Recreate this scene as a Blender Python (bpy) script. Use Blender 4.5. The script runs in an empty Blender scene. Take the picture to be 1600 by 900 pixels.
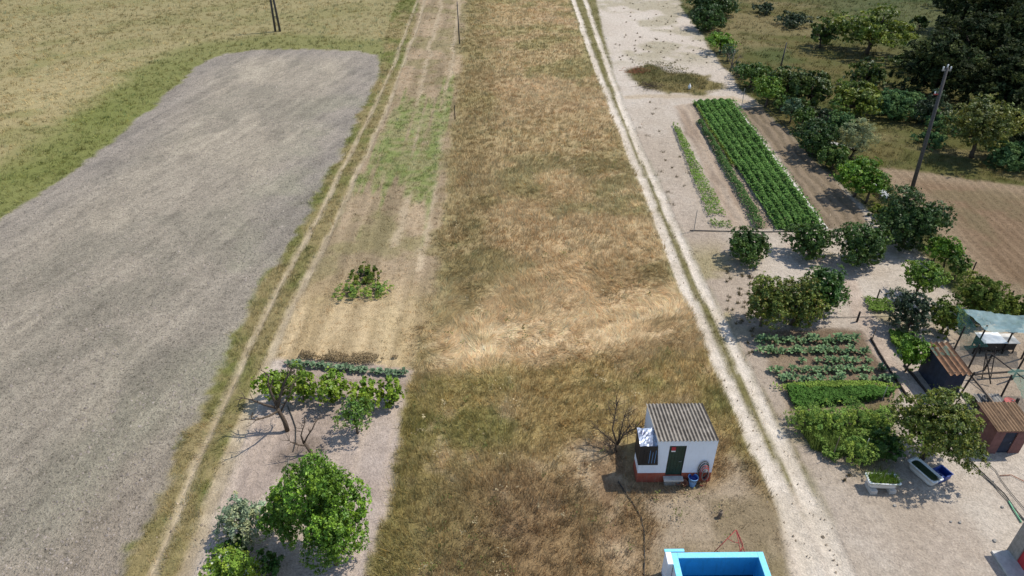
import bpy, math, random
import numpy as np

# ------------------------------------------------------------------ camera, sky, sun, exposure
H = 27.0                      # drone height (m)
FPX = 1100.0                  # focal length in photo pixels (1600 wide)
PITCH = math.radians(34.15)   # below the horizon
YAW = math.radians(0.65)      # to the right of the field direction (+Y)
SC = bpy.context.scene
COL = SC.collection
cam_d = bpy.data.cameras.new('camera')
cam = bpy.data.objects.new('camera', cam_d)
COL.objects.link(cam)
cam.location = (0, 0, H)
cam.rotation_euler = (math.pi / 2 - PITCH, 0, -YAW)
cam_d.sensor_width = 36
cam_d.lens = 36 * FPX / 1600
cam_d.clip_end = 6000
SC.camera = cam

SUN_DIR = np.array([0.58, 0.20, 1.0]); SUN_DIR /= np.linalg.norm(SUN_DIR)
elev = math.asin(SUN_DIR[2]); azim = math.atan2(SUN_DIR[0], SUN_DIR[1])
world = bpy.data.worlds.new('World'); SC.world = world
world.use_nodes = True
nt = world.node_tree
sky = nt.nodes.new('ShaderNodeTexSky'); sky.sky_type = 'NISHITA'; sky.sun_disc = False
sky.sun_elevation = elev; sky.sun_rotation = azim
sky.air_density = 1.0; sky.dust_density = 0.6; sky.ozone_density = 1.0
bg = nt.nodes['Background']; bg.inputs['Strength'].default_value = 0.148
nt.links.new(sky.outputs[0], bg.inputs['Color'])
sun_d = bpy.data.lights.new('sun', 'SUN'); sun_d.energy = 3.65; sun_d.angle = math.radians(0.53)
sun_d.color = (1.0, 0.95, 0.865)
sun = bpy.data.objects.new('sun', sun_d); COL.objects.link(sun)
sun.rotation_euler = (math.pi / 2 - elev, 0, math.pi - azim)
SC.view_settings.view_transform = 'Standard'; SC.view_settings.look = 'None'
SC.view_settings.gamma = 1.0; SC.view_settings.use_curve_mapping = False
SC.view_settings.exposure = 0.38
SC.cycles.max_bounces = 6; SC.cycles.diffuse_bounces = 3; SC.cycles.transparent_max_bounces = 12
SC.cycles.use_denoising = True

# ------------------------------------------------------------------ geometry of the view -> the ground
_f = np.array([math.sin(YAW) * math.cos(PITCH), math.cos(YAW) * math.cos(PITCH), -math.sin(PITCH)])
_r = np.array([math.cos(YAW), -math.sin(YAW), 0.0])
_u = np.cross(_r, _f)
def P(px, py, z=0.0):
    """the point at height z that the survey photograph shows at (px, py)"""
    d = _f + _r * (px - 800) / FPX + _u * (450 - py) / FPX
    t = (z - H) / d[2]
    return np.array([d[0] * t, d[1] * t, z])
def depth(p): return float(np.dot(np.array(p) - np.array([0, 0, H]), _f))
def top_height(base, py):
    """height above the ground, over the base, that shows at row py"""
    d = _f + _u * (450 - py) / FPX
    t = base[1] / d[1]
    return H + d[2] * t
def poly_w(pts): return np.array([P(x, y)[:2] for x, y in pts])

rng = np.random.default_rng(7)
random.seed(7)
K = 0.80
def lin(r, g, b):
    c = np.array([r, g, b], float) / 255
    return np.where(c <= 0.04045, c / 12.92, ((c + 0.055) / 1.055) ** 2.4)
def A(r, g, b, k=None):      # albedo of a surface that shows sRGB (r,g,b) in full sun
    return lin(r, g, b) * (K if k is None else k)

# ------------------------------------------------------------------ numpy noise
_T = [np.random.default_rng(100 + i).random((256, 256)) for i in range(10)]
def vn(x, y, seed=0):
    T = _T[seed % 10]
    x = np.asarray(x, float) + 37.3 * seed; y = np.asarray(y, float) + 91.7 * seed
    ix = np.floor(x).astype(int); iy = np.floor(y).astype(int)
    fx = x - ix; fy = y - iy
    fx = fx * fx * (3 - 2 * fx); fy = fy * fy * (3 - 2 * fy)
    a = T[iy & 255, ix & 255]; b = T[iy & 255, (ix + 1) & 255]
    c = T[(iy + 1) & 255, ix & 255]; d = T[(iy + 1) & 255, (ix + 1) & 255]
    return (a * (1 - fx) + b * fx) * (1 - fy) + (c * (1 - fx) + d * fx) * fy
def fbm(x, y, f=1.0, o=4, seed=0, sx=1.0, sy=1.0):
    s = 0; a = 1; t = 0
    for i in range(o):
        s = s + a * vn(x * f * sx, y * f * sy, seed + i); t += a; a *= 0.55; f *= 2.07
    return s / t
def sstep(a, b, x):
    t = np.clip((x - a) / (b - a), 0, 1); return t * t * (3 - 2 * t)
def mix(a, b, m):
    m = np.asarray(m)[..., None]; return a * (1 - m) + b * m
def seg_d(x, y, a, b):
    dx, dy = b - a; L = dx * dx + dy * dy + 1e-12
    t = np.clip(((x - a[0]) * dx + (y - a[1]) * dy) / L, 0, 1)
    return np.hypot(x - a[0] - t * dx, y - a[1] - t * dy)
def line_d(x, y, pts):
    d = np.full(x.shape, 1e9)
    for a, b in zip(pts[:-1], pts[1:]): d = np.minimum(d, seg_d(x, y, a, b))
    return d
def poly_d(x, y, pts):      # > 0 inside
    d = np.full(x.shape, 1e9); ins = np.zeros(x.shape, bool)
    n = len(pts)
    for i in range(n):
        a = pts[i]; b = pts[(i + 1) % n]
        d = np.minimum(d, seg_d(x, y, a, b))
        c = ((a[1] > y) != (b[1] > y)) & (x < (b[0] - a[0]) * (y - a[1]) / (b[1] - a[1] + 1e-12) + a[0])
        ins ^= c
    return np.where(ins, d, -d)

# ------------------------------------------------------------------ zones of the ground (surveyed outlines)
PLOUGH = poly_w([(-700, 860), (0, 345), (60, 300), (130, 255), (200, 200), (262, 145), (310, 102), (345, 84), (400, 77), (480, 77),
                 (560, 80), (590, 86), (598, 98), (585, 130), (560, 180), (530, 245), (500, 300), (470, 350), (422, 433), (355, 544),
                 (278, 711), (211, 861), (150, 990), (-700, 1100)])
VERGE = poly_w([(598, 60), (648, -60), (672, -60), (629, 100), (598, 185), (555, 275), (502, 391), (440, 505), (415, 565), (372, 680), (333, 790),
                (285, 900), (240, 1000), (150, 990), (211, 861), (278, 711), (355, 544), (422, 433), (500, 300), (560, 180), (598, 98)])
GARDEN = poly_w([(404, 590), (420, 558), (530, 566), (648, 580), (640, 620), (622, 700), (605, 780), (588, 850), (575, 920), (540, 1000),
                 (235, 1000), (285, 900), (333, 790), (372, 680)])
ROUGH = poly_w([(735, -60), (728, 60), (712, 190), (700, 300), (688, 420), (674, 490), (655, 545), (648, 585), (622, 700), (588, 870),
                (565, 1000), (1310, 1000), (1260, 890), (1132, 600), (1044, 400), (974, 220), (929, 110), (890, 0), (868, -60)])
STUBBLE = poly_w([(672, -60), (629, 100), (598, 185), (555, 275), (502, 391), (440, 505), (418, 562), (648, 582), (655, 545), (674, 490),
                  (688, 420), (700, 300), (712, 190), (728, 60), (735, -60)])
GREENP = poly_w([(622, 148), (706, 148), (714, 200), (702, 285), (640, 300), (556, 300), (590, 235)])
SAND = poly_w([(895, -60), (1050, -60), (1064, 10), (1110, 78), (1150, 132), (1195, 172), (1260, 238), (1330, 303), (1385, 350), (1440, 395),
               (1480, 440), (1520, 485), (1600, 505), (1800, 560), (2100, 1100), (1380, 1100), (1300, 960), (1180, 600), (1083, 400), (996, 220),
               (957, 110), (918, 0)])
BEDB = poly_w([(1150, 168), (1188, 166), (1225, 203), (1300, 275), (1362, 345), (1345, 358), (1292, 358), (1215, 240)])
BEDM = poly_w([(1056, 166), (1090, 160), (1216, 358), (1138, 358)])
KALE = poly_w([(1180, 515), (1352, 518), (1408, 605), (1398, 640), (1232, 640), (1196, 560)])
DGRASS = poly_w([(985, 112), (1010, 96), (1050, 112), (1110, 115), (1140, 138), (1100, 149), (1030, 146), (995, 135)])
BROWN = poly_w([(1372, 262), (1450, 270), (1610, 294), (1780, 325), (1900, 640), (1680, 505), (1575, 462), (1508, 425), (1450, 350), (1402, 300)])
SHEDY = poly_w([(975, 765), (1110, 757), (1128, 705), (1152, 700), (1235, 860), (1262, 940), (1030, 940), (1008, 820)])
BEIGE = poly_w([(900, 690), (958, 690), (985, 780), (1004, 930), (955, 930), (915, 770)])
WEEDZ = poly_w([(1232, 640), (1390, 628), (1398, 660), (1385, 745), (1340, 742), (1300, 715), (1245, 690)])
ROADW = poly_w([(893, -60), (918, -60), (957, 110), (996, 220), (1083, 400), (1186, 600), (1296, 800), (1350, 960), (1250, 960), (1216, 800), (1128, 600), (1042, 400),
                (973, 220), (928, 110), (889, 0), (880, -60)])
T_L1 = poly_w([(665, -60), (652, 0), (640, 32), (615, 100), (582, 173), (529, 275), (484, 364), (461, 405), (389, 539), (333, 667), (300, 733), (267, 828), (239, 894), (200, 1000)])
T_L2 = poly_w([(676, -60), (663, 0), (653, 38), (629, 100), (603, 175), (555, 275), (502, 391), (444, 505), (419, 561), (398, 610), (361, 711), (330, 790), (296, 880), (250, 1000)])
T_L3 = poly_w([(705, -60), (688, 10), (676, 60), (662, 120), (655, 180), (640, 290), (620, 380)])
T_L4 = poly_w([(722, -40), (708, 90), (690, 210), (670, 350), (655, 420)])
T_R1 = poly_w([(873, -60), (896, 0), (934, 110), (978, 220), (1051, 400), (1140, 600), (1235, 800), (1278, 900), (1320, 1000)])
T_R2 = poly_w([(893, -60), (915, 0), (952, 110), (993, 220), (1076, 400), (1175, 600), (1272, 800), (1320, 900), (1360, 1000)])
PATHG = poly_w([(1240, 385), (1318, 420), (1345, 490), (1385, 560), (1420, 605), (1462, 660)])
XPATH = poly_w([(985, 152), (1060, 150), (1140, 152), (1185, 165)])
WIRE_ROW = poly_w([(1128, 95), (1180, 150), (1240, 205), (1300, 265), (1375, 332)])
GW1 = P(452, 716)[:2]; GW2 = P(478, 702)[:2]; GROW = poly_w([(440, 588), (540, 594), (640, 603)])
PEN = poly_w([(1484, 520), (1700, 530), (1700, 650), (1530, 650)])
YEXIT = poly_w([(1290, 800), (1400, 800), (1700, 760)])

PDIR = poly_w([(100, 500), (260, 380)]); PDIR = (PDIR[1] - PDIR[0]) / np.linalg.norm(PDIR[1] - PDIR[0])
def zones(x0, y0):
    """colour of the ground, grass data and the zone id at each point"""
    x0 = np.asarray(x0, float); y0 = np.asarray(y0, float)
    wx = x0 + 0.55 * (fbm(x0, y0, 1.1, 3, 1) - 0.5) + 0.9 * (fbm(x0, y0, 0.22, 2, 3) - 0.5)
    wy = y0 + 0.55 * (fbm(x0, y0, 1.1, 3, 2) - 0.5) + 0.9 * (fbm(x0, y0, 0.22, 2, 4) - 0.5)
    n = x0.size; sh = x0.shape
    big = fbm(x0, y0, 0.07, 4, 5); mid = fbm(x0, y0, 0.28, 4, 6); sml = fbm(x0, y0, 1.3, 3, 7)
    b2 = fbm(x0, y0, 0.11, 4, 8); st = fbm(x0, y0, 0.5, 4, 2, 1.6, 0.25)
    far = sstep(45, 110, y0)
    def C(*c): return np.broadcast_to(A(*c), sh + (3,))
    # left meadow (default)
    d_pl = poly_d(wx, wy, PLOUGH) + .5 * (fbm(x0, y0, .45, 3, 6) - .5) + .7 * (fbm(x0, y0, 1.7, 2, 8) - .5)
    near_pl = sstep(14, 1, -d_pl)
    col = mix(C(162, 148, 106), C(146, 138, 92), sstep(.40, .62, mid))
    col = mix(col, C(178, 161, 120), sstep(.46, .64, fbm(x0 + .6 * y0, y0 - .6 * x0, .14, 4, 1, .4, 1.2)) * .7)
    col = mix(col, C(116, 122, 64), sstep(.25, .8, near_pl * (0.45 + b2)) * .85)
    col = mix(col, C(138, 130, 90), sstep(70, 115, y0) * .55)
    dens = np.full(sh, 80.0); hgt = np.full(sh, .30); zid = np.zeros(sh, int); clod = np.full(sh, .25); flat = np.full(sh, .55)
    # right meadow
    rm = sstep(8, 14, x0)
    c2 = mix(C(104, 96, 58), C(90, 89, 48), sstep(.4, .6, mid))
    c2 = mix(c2, C(130, 117, 82), sstep(.52, .66, fbm(x0 - .4 * y0, y0 + .4 * x0, .13, 4, 8, .5, 1.2)) * .7)
    c2 = mix(c2, C(80, 88, 48), sstep(.46, .62, big) * .85)
    c2 = mix(c2, C(72, 84, 48), sstep(46, 60, x0) * .7)
    col = mix(col, c2, rm); dens = np.where(rm > .5, 60, dens); hgt = np.where(rm > .5, .34, hgt); zid = np.where(rm > .5, 1, zid)
    # verge
    m = sstep(-.15, .15, poly_d(wx, wy, VERGE))
    c = mix(C(142, 128, 88), C(112, 114, 62), sstep(.38, .62, mid * .6 + b2 * .4))
    c = mix(c, C(160, 143, 104), sstep(.55, .75, sml) * .5)
    col = mix(col, c, m); dens = mix1(dens, 190, m); hgt = mix1(hgt, .17, m); zid = np.where(m > .5, 2, zid)
    # grey ploughed field
    m = sstep(-.25, .25, d_pl + .3 * (sml - .5))
    c = mix(C(174, 162, 143), C(160, 150, 132), sstep(.38, .62, mid))
    c = mix(c, C(185, 172, 151), sstep(.52, .68, fbm(x0 + .25 * y0, y0 - .25 * x0, .3, 4, 9, 1, .45)) * .8)
    edge = sstep(7, 0.5, d_pl)
    c = mix(c, C(150, 140, 132), edge * .5 * sstep(28, 60, y0))
    rightside = sstep(9, 2, d_pl) * (x0 > -32) * sstep(18, 24, y0) * sstep(95, 70, y0)
    c = mix(c, C(164, 158, 134), rightside * sstep(.42, .6, b2) * .6)
    c = mix(c, C(158, 143, 126), sstep(30, 20, y0) * sstep(5, 1, d_pl) * .6)
    al = PDIR[0] * x0 + PDIR[1] * y0; ac = -PDIR[1] * x0 + PDIR[0] * y0          # along and across the cultivator passes
    stp = fbm(al, ac, 1.0, 4, 4, .10, 1.5); blo = fbm(al, ac, .9, 3, 7, .5, 1.3)
    c = c * (1 + .42 * (stp - .5) + .22 * (blo - .5))[..., None]
    c = mix(c, c * .72, sstep(.60, .72, fbm(al, ac, 2.0, 2, 2, .6, 1.2)) * .6)
    col = mix(col, c, m); dens = mix1(dens, 0, m); zid = np.where(m > .5, 3, zid); clod = mix1(clod, 1, m)
    # stubble strip
    m = sstep(-.3, .3, poly_d(wx, wy, STUBBLE))
    c = mix(C(170, 149, 121), C(150, 132, 104), sstep(.35, .65, st))
    c = mix(c, C(136, 126, 88), sstep(.46, .62, mid) * .7)
    c = mix(c, mix(C(196, 173, 134), C(180, 157, 118), sstep(.4, .6, st)), sstep(44, 36, y0 + 5 * (b2 - .5)) * .85)
    c = mix(c, C(186, 167, 138), sstep(.45, .1, np.minimum(line_d(wx, wy, T_L3), line_d(wx, wy, T_L4)) ) * .8)
    col = mix(col, c, m); dens = mix1(dens, 95, m); hgt = mix1(hgt, .10, m); zid = np.where(m > .5, 4, zid)
    ln = fbm(x0, y0, 1.0, 3, 5, 2.0, .05)
    col = mix(col, col * 1.14, m * sstep(.5, .66, ln)); col = mix(col, col * .90, m * sstep(.48, .34, ln))
    m2 = sstep(-1.8, 2.2, poly_d(wx, wy, GREENP) + 6 * (b2 - .5) + 24 * (ln - .5) + 7 * (mid - .5) - .3) * m
    col = mix(col, mix(C(124, 136, 76), C(146, 142, 98), sstep(.4, .6, sml)), m2 * .85); dens = mix1(dens, 170, m2); hgt = mix1(hgt, .16, m2)
    # rough field in the middle
    lf = ((x0 < 0) & (y0 > 33)).astype(float)                      # the mown side fades in
    d_ro = poly_d(wx, wy, ROUGH) + lf * (2.2 * (mid - .5) + 1.2 * (sml - .5)); wr = .2 + .9 * lf
    m = sstep(0, 1, (d_ro + wr) / (2 * wr))
    st2 = fbm(x0 + .5 * y0, y0 - .5 * x0, .45, 4, 1, .45, 1.6)
    up = mix(C(180, 158, 118), C(158, 144, 100), sstep(.4, .6, mid))
    up = mix(up, C(184, 158, 122), sstep(.46, .62, b2) * .7)
    midc = mix(C(184, 160, 121), C(156, 142, 100), sstep(.46, .60, b2))
    midc = mix(midc, C(194, 170, 130), sstep(.5, .66, st2) * .75)
    gold = mix(C(198, 172, 132), C(172, 148, 108), sstep(.38, .62, mid))
    gold = mix(gold, C(222, 196, 156), sstep(.52, .66, st2) * .7)
    gold = mix(gold, C(128, 116, 72), sstep(.60, .70, b2) * .6)
    low = mix(C(172, 150, 102), C(150, 140, 86), sstep(.40, .58, b2))
    low = mix(low, C(172, 150, 108), sstep(.5, .66, mid) * .6)
    low = mix(low, C(118, 120, 64), sstep(.55, .68, fbm(x0, y0, .19, 4, 4)) * .6)
    low = mix(low, C(182, 162, 126), sstep(.60, .70, sml) * sstep(.45, .6, mid) * .7)
    low = mix(low, C(136, 110, 84), sstep(27, 22.5, y0 + 8 * (mid - .5) + 5 * (big - .5)) * sstep(-7, 0, x0 + 4 * (b2 - .5)) * .7)
    yy = y0 + 9 * (b2 - .5) + 7 * (mid - .5)
    ylow = y0 + 5 * (b2 - .5) + 3.5 * (mid - .5) - 1.5 * sstep(0, 12, x0)
    c = mix(low, gold, sstep(30.0, 31.8, ylow))
    c = mix(c, midc, sstep(37, 48, yy))
    c = mix(c, up, sstep(55, 82, yy))
    # the strip next to the stubble stays olive brown
    c = mix(c, C(142, 126, 86), sstep(5.5, 1.5, poly_d(x0, y0, ROUGH) + 4 * (mid - .5)) * (x0 < 2) * sstep(33, 42, y0) * .6)
    c = mix(c, C(124, 112, 66), sstep(2.2, .4, poly_d(x0, y0, ROUGH)) * sstep(36, 32, y0) * (x0 < 2) * .6)
    col = mix(col, c, m)
    lowm = sstep(31.8, 30.0, ylow)
    dens = mix1(dens, 300, m); hgt = mix1(hgt, mix1(mix1(.34, .40, lowm), .24, far), m); zid = np.where(m > .5, 5, zid)
    goldm = sstep(30, 31.8, ylow) * sstep(46, 38, yy)
    flat = flat * (1 - m) + m * (.30 + .60 * goldm + .25 * sstep(.45, .6, b2) * (1 - lowm)) * (.8 + .4 * b2)
    # beaten earth round the shed
    ds = poly_d(wx, wy, SHEDY) + 1.4 * (mid - .5) * 2
    m = sstep(-.7, .8, ds)
    c = mix(C(164, 147, 124), C(140, 124, 98), sstep(.42, .62, mid))
    c = mix(c, C(124, 113, 78), sstep(.5, .66, b2) * .6)
    col = mix(col, c, m); dens = mix1(dens, 45, m); hgt = mix1(hgt, .10, m); zid = np.where(m > .5, 6, zid)
    m = sstep(-1.0, .8, poly_d(wx, wy, BEIGE) + 1.6 * (mid - .5) * 2)
    col = mix(col, mix(C(188, 166, 136), C(140, 115, 88), sstep(.45, .6, sml)), m * .85); dens = mix1(dens, 90, m * .8); hgt = mix1(hgt, .2, m)
    # sandy ground on the right
    m = sstep(-.3, .3, poly_d(wx, wy, SAND))
    c = mix(C(194, 181, 165), C(182, 167, 150), sstep(.4, .62, mid))
    c = mix(c, C(168, 152, 132), sstep(.5, .7, b2) * .5)
    c = mix(c, C(206, 194, 178), sstep(.5, .3, b2) * .4)
    c = mix(c, C(204, 191, 175), sstep(60, 95, y0) * .6)
    col = mix(col, c, m); dens = mix1(dens, 1.2, m); hgt = mix1(hgt, .12, m); zid = np.where(m > .5, 7, zid); clod = mix1(clod, .3, m); flat = flat * (1 - m)
    d_rd = line_d(x0, y0, T_R2)
    col = mix(col, mix(C(166, 149, 130), C(178, 161, 142), sstep(.4, .6, mid)), m * sstep(5.5, 2.5, d_rd + 3 * (b2 - .5)) * sstep(22, 27, y0) * sstep(60, 46, y0) * .85)
    wild = m * sstep(.54, .64, fbm(x0, y0, .2, 4, 3)) * sstep(33, 37, y0) * sstep(47, 43, y0)
    col = mix(col, C(158, 146, 104), wild * .7); dens = mix1(dens, 40, wild)
    fs = m * sstep(.5, .62, fbm(x0, y0, .15, 4, 9)) * sstep(88, 95, y0)
    col = mix(col, C(160, 150, 122), fs * .7); dens = mix1(dens, 22, fs)
    # garden soil beds
    m = sstep(-.2, .2, poly_d(wx, wy, BEDB))
    fur = .5 + .5 * np.cos((wx) * 2 * math.pi / .9)
    col = mix(col, mix(C(118, 104, 84), C(150, 132, 110), np.clip(fur * .75 + .5 * (st - .4), 0, 1)), m); dens = mix1(dens, 0, m); zid = np.where(m > .5, 8, zid)
    bedf = m
    m = sstep(-.3, .3, poly_d(wx, wy, BEDM))
    col = mix(col, mix(C(152, 132, 112), C(176, 157, 136), sstep(.4, .6, st)), m * .9); zid = np.where(m > .5, 8, zid); bedf = np.maximum(bedf, m)
    m = sstep(-.3, .3, poly_d(wx, wy, KALE) + .5 * (mid - .5))
    col = mix(col, mix(C(150, 131, 108), C(126, 108, 88), sstep(.4, .65, mid)), m); zid = np.where(m > .5, 9, zid); clod = mix1(clod, .6, m); dens = mix1(dens, 0, m)
    m = sstep(-.6, .6, poly_d(wx, wy, WEEDZ))
    col = mix(col, C(120, 112, 70), m * .8); dens = mix1(dens, 60, m); hgt = mix1(hgt, .3, m)
    m = sstep(-.4, .6, poly_d(wx, wy, DGRASS) + 1.5 * (mid - .5) * 2)
    col = mix(col, mix(C(124, 112, 72), C(100, 96, 58), sstep(.4, .6, mid)), m); dens = mix1(dens, 90, m); hgt = mix1(hgt, .35, m); zid = np.where(m > .5, 1, zid)
    m = sstep(.9, .4, line_d(wx, wy, XPATH))
    col = mix(col, C(182, 164, 138), m * .8); dens = mix1(dens, 4, m)
    # brown field
    db = poly_d(wx, wy, BROWN); m = sstep(-.4, .4, db)
    fl = x0 - .10 * y0
    fur2 = np.clip(.5 + .35 * np.cos(fl * 2 * math.pi / .75 + 9 * b2) + 1.2 * (fbm(x0, y0, 1.0, 3, 2, 1.5, .4) - .5), 0, 1)
    c = mix(C(148, 124, 98), C(122, 100, 76), fur2 * .8)
    c = mix(c, C(124, 114, 84), sstep(.5, .65, mid) * .5)
    c = mix(c, C(162, 142, 116), sstep(3.2, .2, db) * .8)
    col = mix(col, c, m); dens = mix1(dens, 0, m); zid = np.where(m > .5, 10, zid); clod = mix1(clod, .7, m); bedf2 = m
    # sandy garden plot on the left
    m = sstep(-.2, .2, poly_d(wx, wy, GARDEN))
    c = mix(C(182, 166, 153), C(168, 151, 137), sstep(.38, .62, mid))
    c = mix(c, C(212, 196, 177), sstep(1.1, .2, line_d(wx, wy, T_L2)) * .85)
    c = mix(c, C(196, 176, 156), sstep(.5, .7, fbm(x0, y0, .6, 3, 4, 2.5, .4)) * .5)
    col = mix(col, c, m); dens = mix1(dens, 0, m); zid = np.where(m > .5, 11, zid); clod = mix1(clod, .3, m); flat = flat * (1 - m)
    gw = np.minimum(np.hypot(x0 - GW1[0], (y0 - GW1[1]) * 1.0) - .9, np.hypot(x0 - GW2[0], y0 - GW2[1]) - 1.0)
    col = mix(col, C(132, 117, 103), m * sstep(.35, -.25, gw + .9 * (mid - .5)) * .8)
    col = mix(col, C(150, 132, 116), m * sstep(.4, .1, line_d(wx, wy, GROW)) * .7)
    col = mix(col, C(156, 137, 116), sstep(-.6, .8, poly_d(wx, wy, PEN)) * .8)  # pen floor: browner and darker, net shade painted into the ground colour
    # wheel tracks, left
    rut = np.zeros(sh)
    w1 = .17 + .25 * (mid - .4)
    for T, wd in ((T_L1, w1 * .9), (T_L2, w1 + .14 * sstep(45, 25, y0))):
        m = sstep(.16, -.10, line_d(wx * .3 + x0 * .7, wy * .3 + y0 * .7, T) - wd)
        col = mix(col, mix(C(190, 173, 145), C(172, 155, 128), sstep(.4, .6, sml)), m * mix1(.9, .75, far)); dens = mix1(dens, 2, m); rut = np.maximum(rut, m)
        zid = np.where(m > .6, 12, zid)
    # right road
    mr = sstep(-.25, .25, poly_d(x0 * .6 + wx * .4, y0 * .6 + wy * .4, ROADW))
    med = mix(C(128, 119, 80), C(116, 109, 68), sstep(.4, .6, mid)); med = mix(med, C(180, 162, 138), sstep(.45, .8, sml) * sstep(32, 22, y0))
    med = mix(med, C(200, 185, 166), sstep(23, 19.5, y0 + 3 * (mid - .5)))
    col = mix(col, med, mr); dens = mix1(dens, 120 * sstep(20, 27, y0), mr); hgt = mix1(hgt, .10, mr); zid = np.where(mr > .5, 13, zid); flat = flat * (1 - mr)
    for T, wd in ((T_R1, .36), (T_R2, .31)):
        m = sstep(.15, -.10, line_d(wx * .35 + x0 * .65, wy * .35 + y0 * .65, T) - (wd + .12 * sstep(30, 20, y0)))
        col = mix(col, mix(C(218, 205, 187), C(204, 190, 170), sstep(.4, .62, mid)), m); dens = mix1(dens, 0, m); rut = np.maximum(rut, m); zid = np.where(m > .6, 13, zid)
    # garden path
    m = sstep(.2, -.15, line_d(wx * .3 + x0 * .7, wy * .3 + y0 * .7, PATHG) - .55)
    col = mix(col, mix(C(196, 178, 160), C(182, 164, 146), sstep(.4, .6, mid)), m); dens = mix1(dens, 0, m); zid = np.where(m > .6, 14, zid)
    # relief
    z = .05 * (sml - .5) - .085 * rut
    z = z + (clod - .25) * .14 * (fbm(x0, y0, 2.3, 3, 5) - .5)
    z = z + bedf * .06 * np.cos(wx * 2 * math.pi / .9) + bedf2 * .06 * np.cos(fl * 2 * math.pi / .75 + 9 * b2)
    z = z - .03
    return col, dens, hgt, zid, clod, z, flat
def mix1(a, b, m): return a * (1 - m) + b * m

# ------------------------------------------------------------------ material helpers
def new_mat(name):
    m = bpy.data.materials.new(name); m.use_nodes = True
    t = m.node_tree; return m, t, t.nodes, t.links, t.nodes['Principled BSDF']
def noise_node(N, L, scale, detail=5, rough=.6, coord=None):
    n = N.new('ShaderNodeTexNoise'); n.inputs['Scale'].default_value = scale
    n.inputs['Detail'].default_value = detail; n.inputs['Roughness'].default_value = rough
    if coord is not None: L.new(coord, n.inputs['Vector'])
    return n
def maprange(N, L, val, a, b, c, d):
    n = N.new('ShaderNodeMapRange'); L.new(val, n.inputs[0])
    for i, v in zip((1, 2, 3, 4), (a, b, c, d)): n.inputs[i].default_value = v
    return n.outputs[0]
def math_node(N, L, op, a, b):
    n = N.new('ShaderNodeMath'); n.operation = op
    for i, v in enumerate((a, b)):
        if isinstance(v, (int, float)): n.inputs[i].default_value = v
        else: L.new(v, n.inputs[i])
    return n.outputs[0]
def vscale(N, L, col, fac):
    n = N.new('ShaderNodeVectorMath'); n.operation = 'SCALE'; L.new(col, n.inputs[0]); L.new(fac, n.inputs['Scale']); return n.outputs[0]

def mat_ground():
    m, t, N, L, B = new_mat('soil_and_turf')
    at = N.new('ShaderNodeAttribute'); at.attribute_name = 'Col'
    cl = N.new('ShaderNodeAttribute'); cl.attribute_name = 'clod'
    geo = N.new('ShaderNodeNewGeometry')
    n1 = noise_node(N, L, 2.6, 6, .68, geo.outputs['Position'])
    n2 = noise_node(N, L, 11, 4, .65, geo.outputs['Position'])
    n3 = noise_node(N, L, 6.0, 3, .7, geo.outputs['Position'])
    a1 = maprange(N, L, n1.outputs['Fac'], .3, .7, .82, 1.18)
    a2 = maprange(N, L, n2.outputs['Fac'], .3, .7, .80, 1.20)
    f = math_node(N, L, 'MULTIPLY', a1, a2)
    # dark crumbs between clods
    pit = maprange(N, L, n3.outputs['Fac'], .36, .46, .52, 1.0)
    one = math_node(N, L, 'SUBTRACT', 1.0, pit); one = math_node(N, L, 'MULTIPLY', one, cl.outputs['Fac'])
    pit2 = math_node(N, L, 'SUBTRACT', 1.0, one)
    f = math_node(N, L, 'MULTIPLY', f, pit2)
    L.new(vscale(N, L, at.outputs['Color'], f), B.inputs['Base Color'])
    B.inputs['Roughness'].default_value = .95; B.inputs['Specular IOR Level'].default_value = .1
    bp = N.new('ShaderNodeBump'); bp.inputs['Distance'].default_value = .12
    st = math_node(N, L, 'MULTIPLY_ADD', cl.outputs['Fac'], .7); 
    L.new(st, bp.inputs['Strength'])
    h = math_node(N, L, 'ADD', n1.outputs['Fac'], n2.outputs['Fac'])
    L.new(h, bp.inputs['Height']); L.new(bp.outputs[0], B.inputs['Normal'])
    return m
def mat_leaf(name, transl=.25, rough=.55, spec=.25):
    m, t, N, L, B = new_mat(name)
    at = N.new('ShaderNodeAttribute'); at.attribute_name = 'Col'
    L.new(at.outputs['Color'], B.inputs['Base Color'])
    B.inputs['Roughness'].default_value = rough; B.inputs['Specular IOR Level'].default_value = spec
    tr = N.new('ShaderNodeBsdfTranslucent'); L.new(at.outputs['Color'], tr.inputs['Color'])
    mx = N.new('ShaderNodeMixShader'); mx.inputs[0].default_value = transl
    L.new(B.outputs[0], mx.inputs[1]); L.new(tr.outputs[0], mx.inputs[2])
    L.new(mx.outputs[0], N['Material Output'].inputs['Surface'])
    return m
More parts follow.
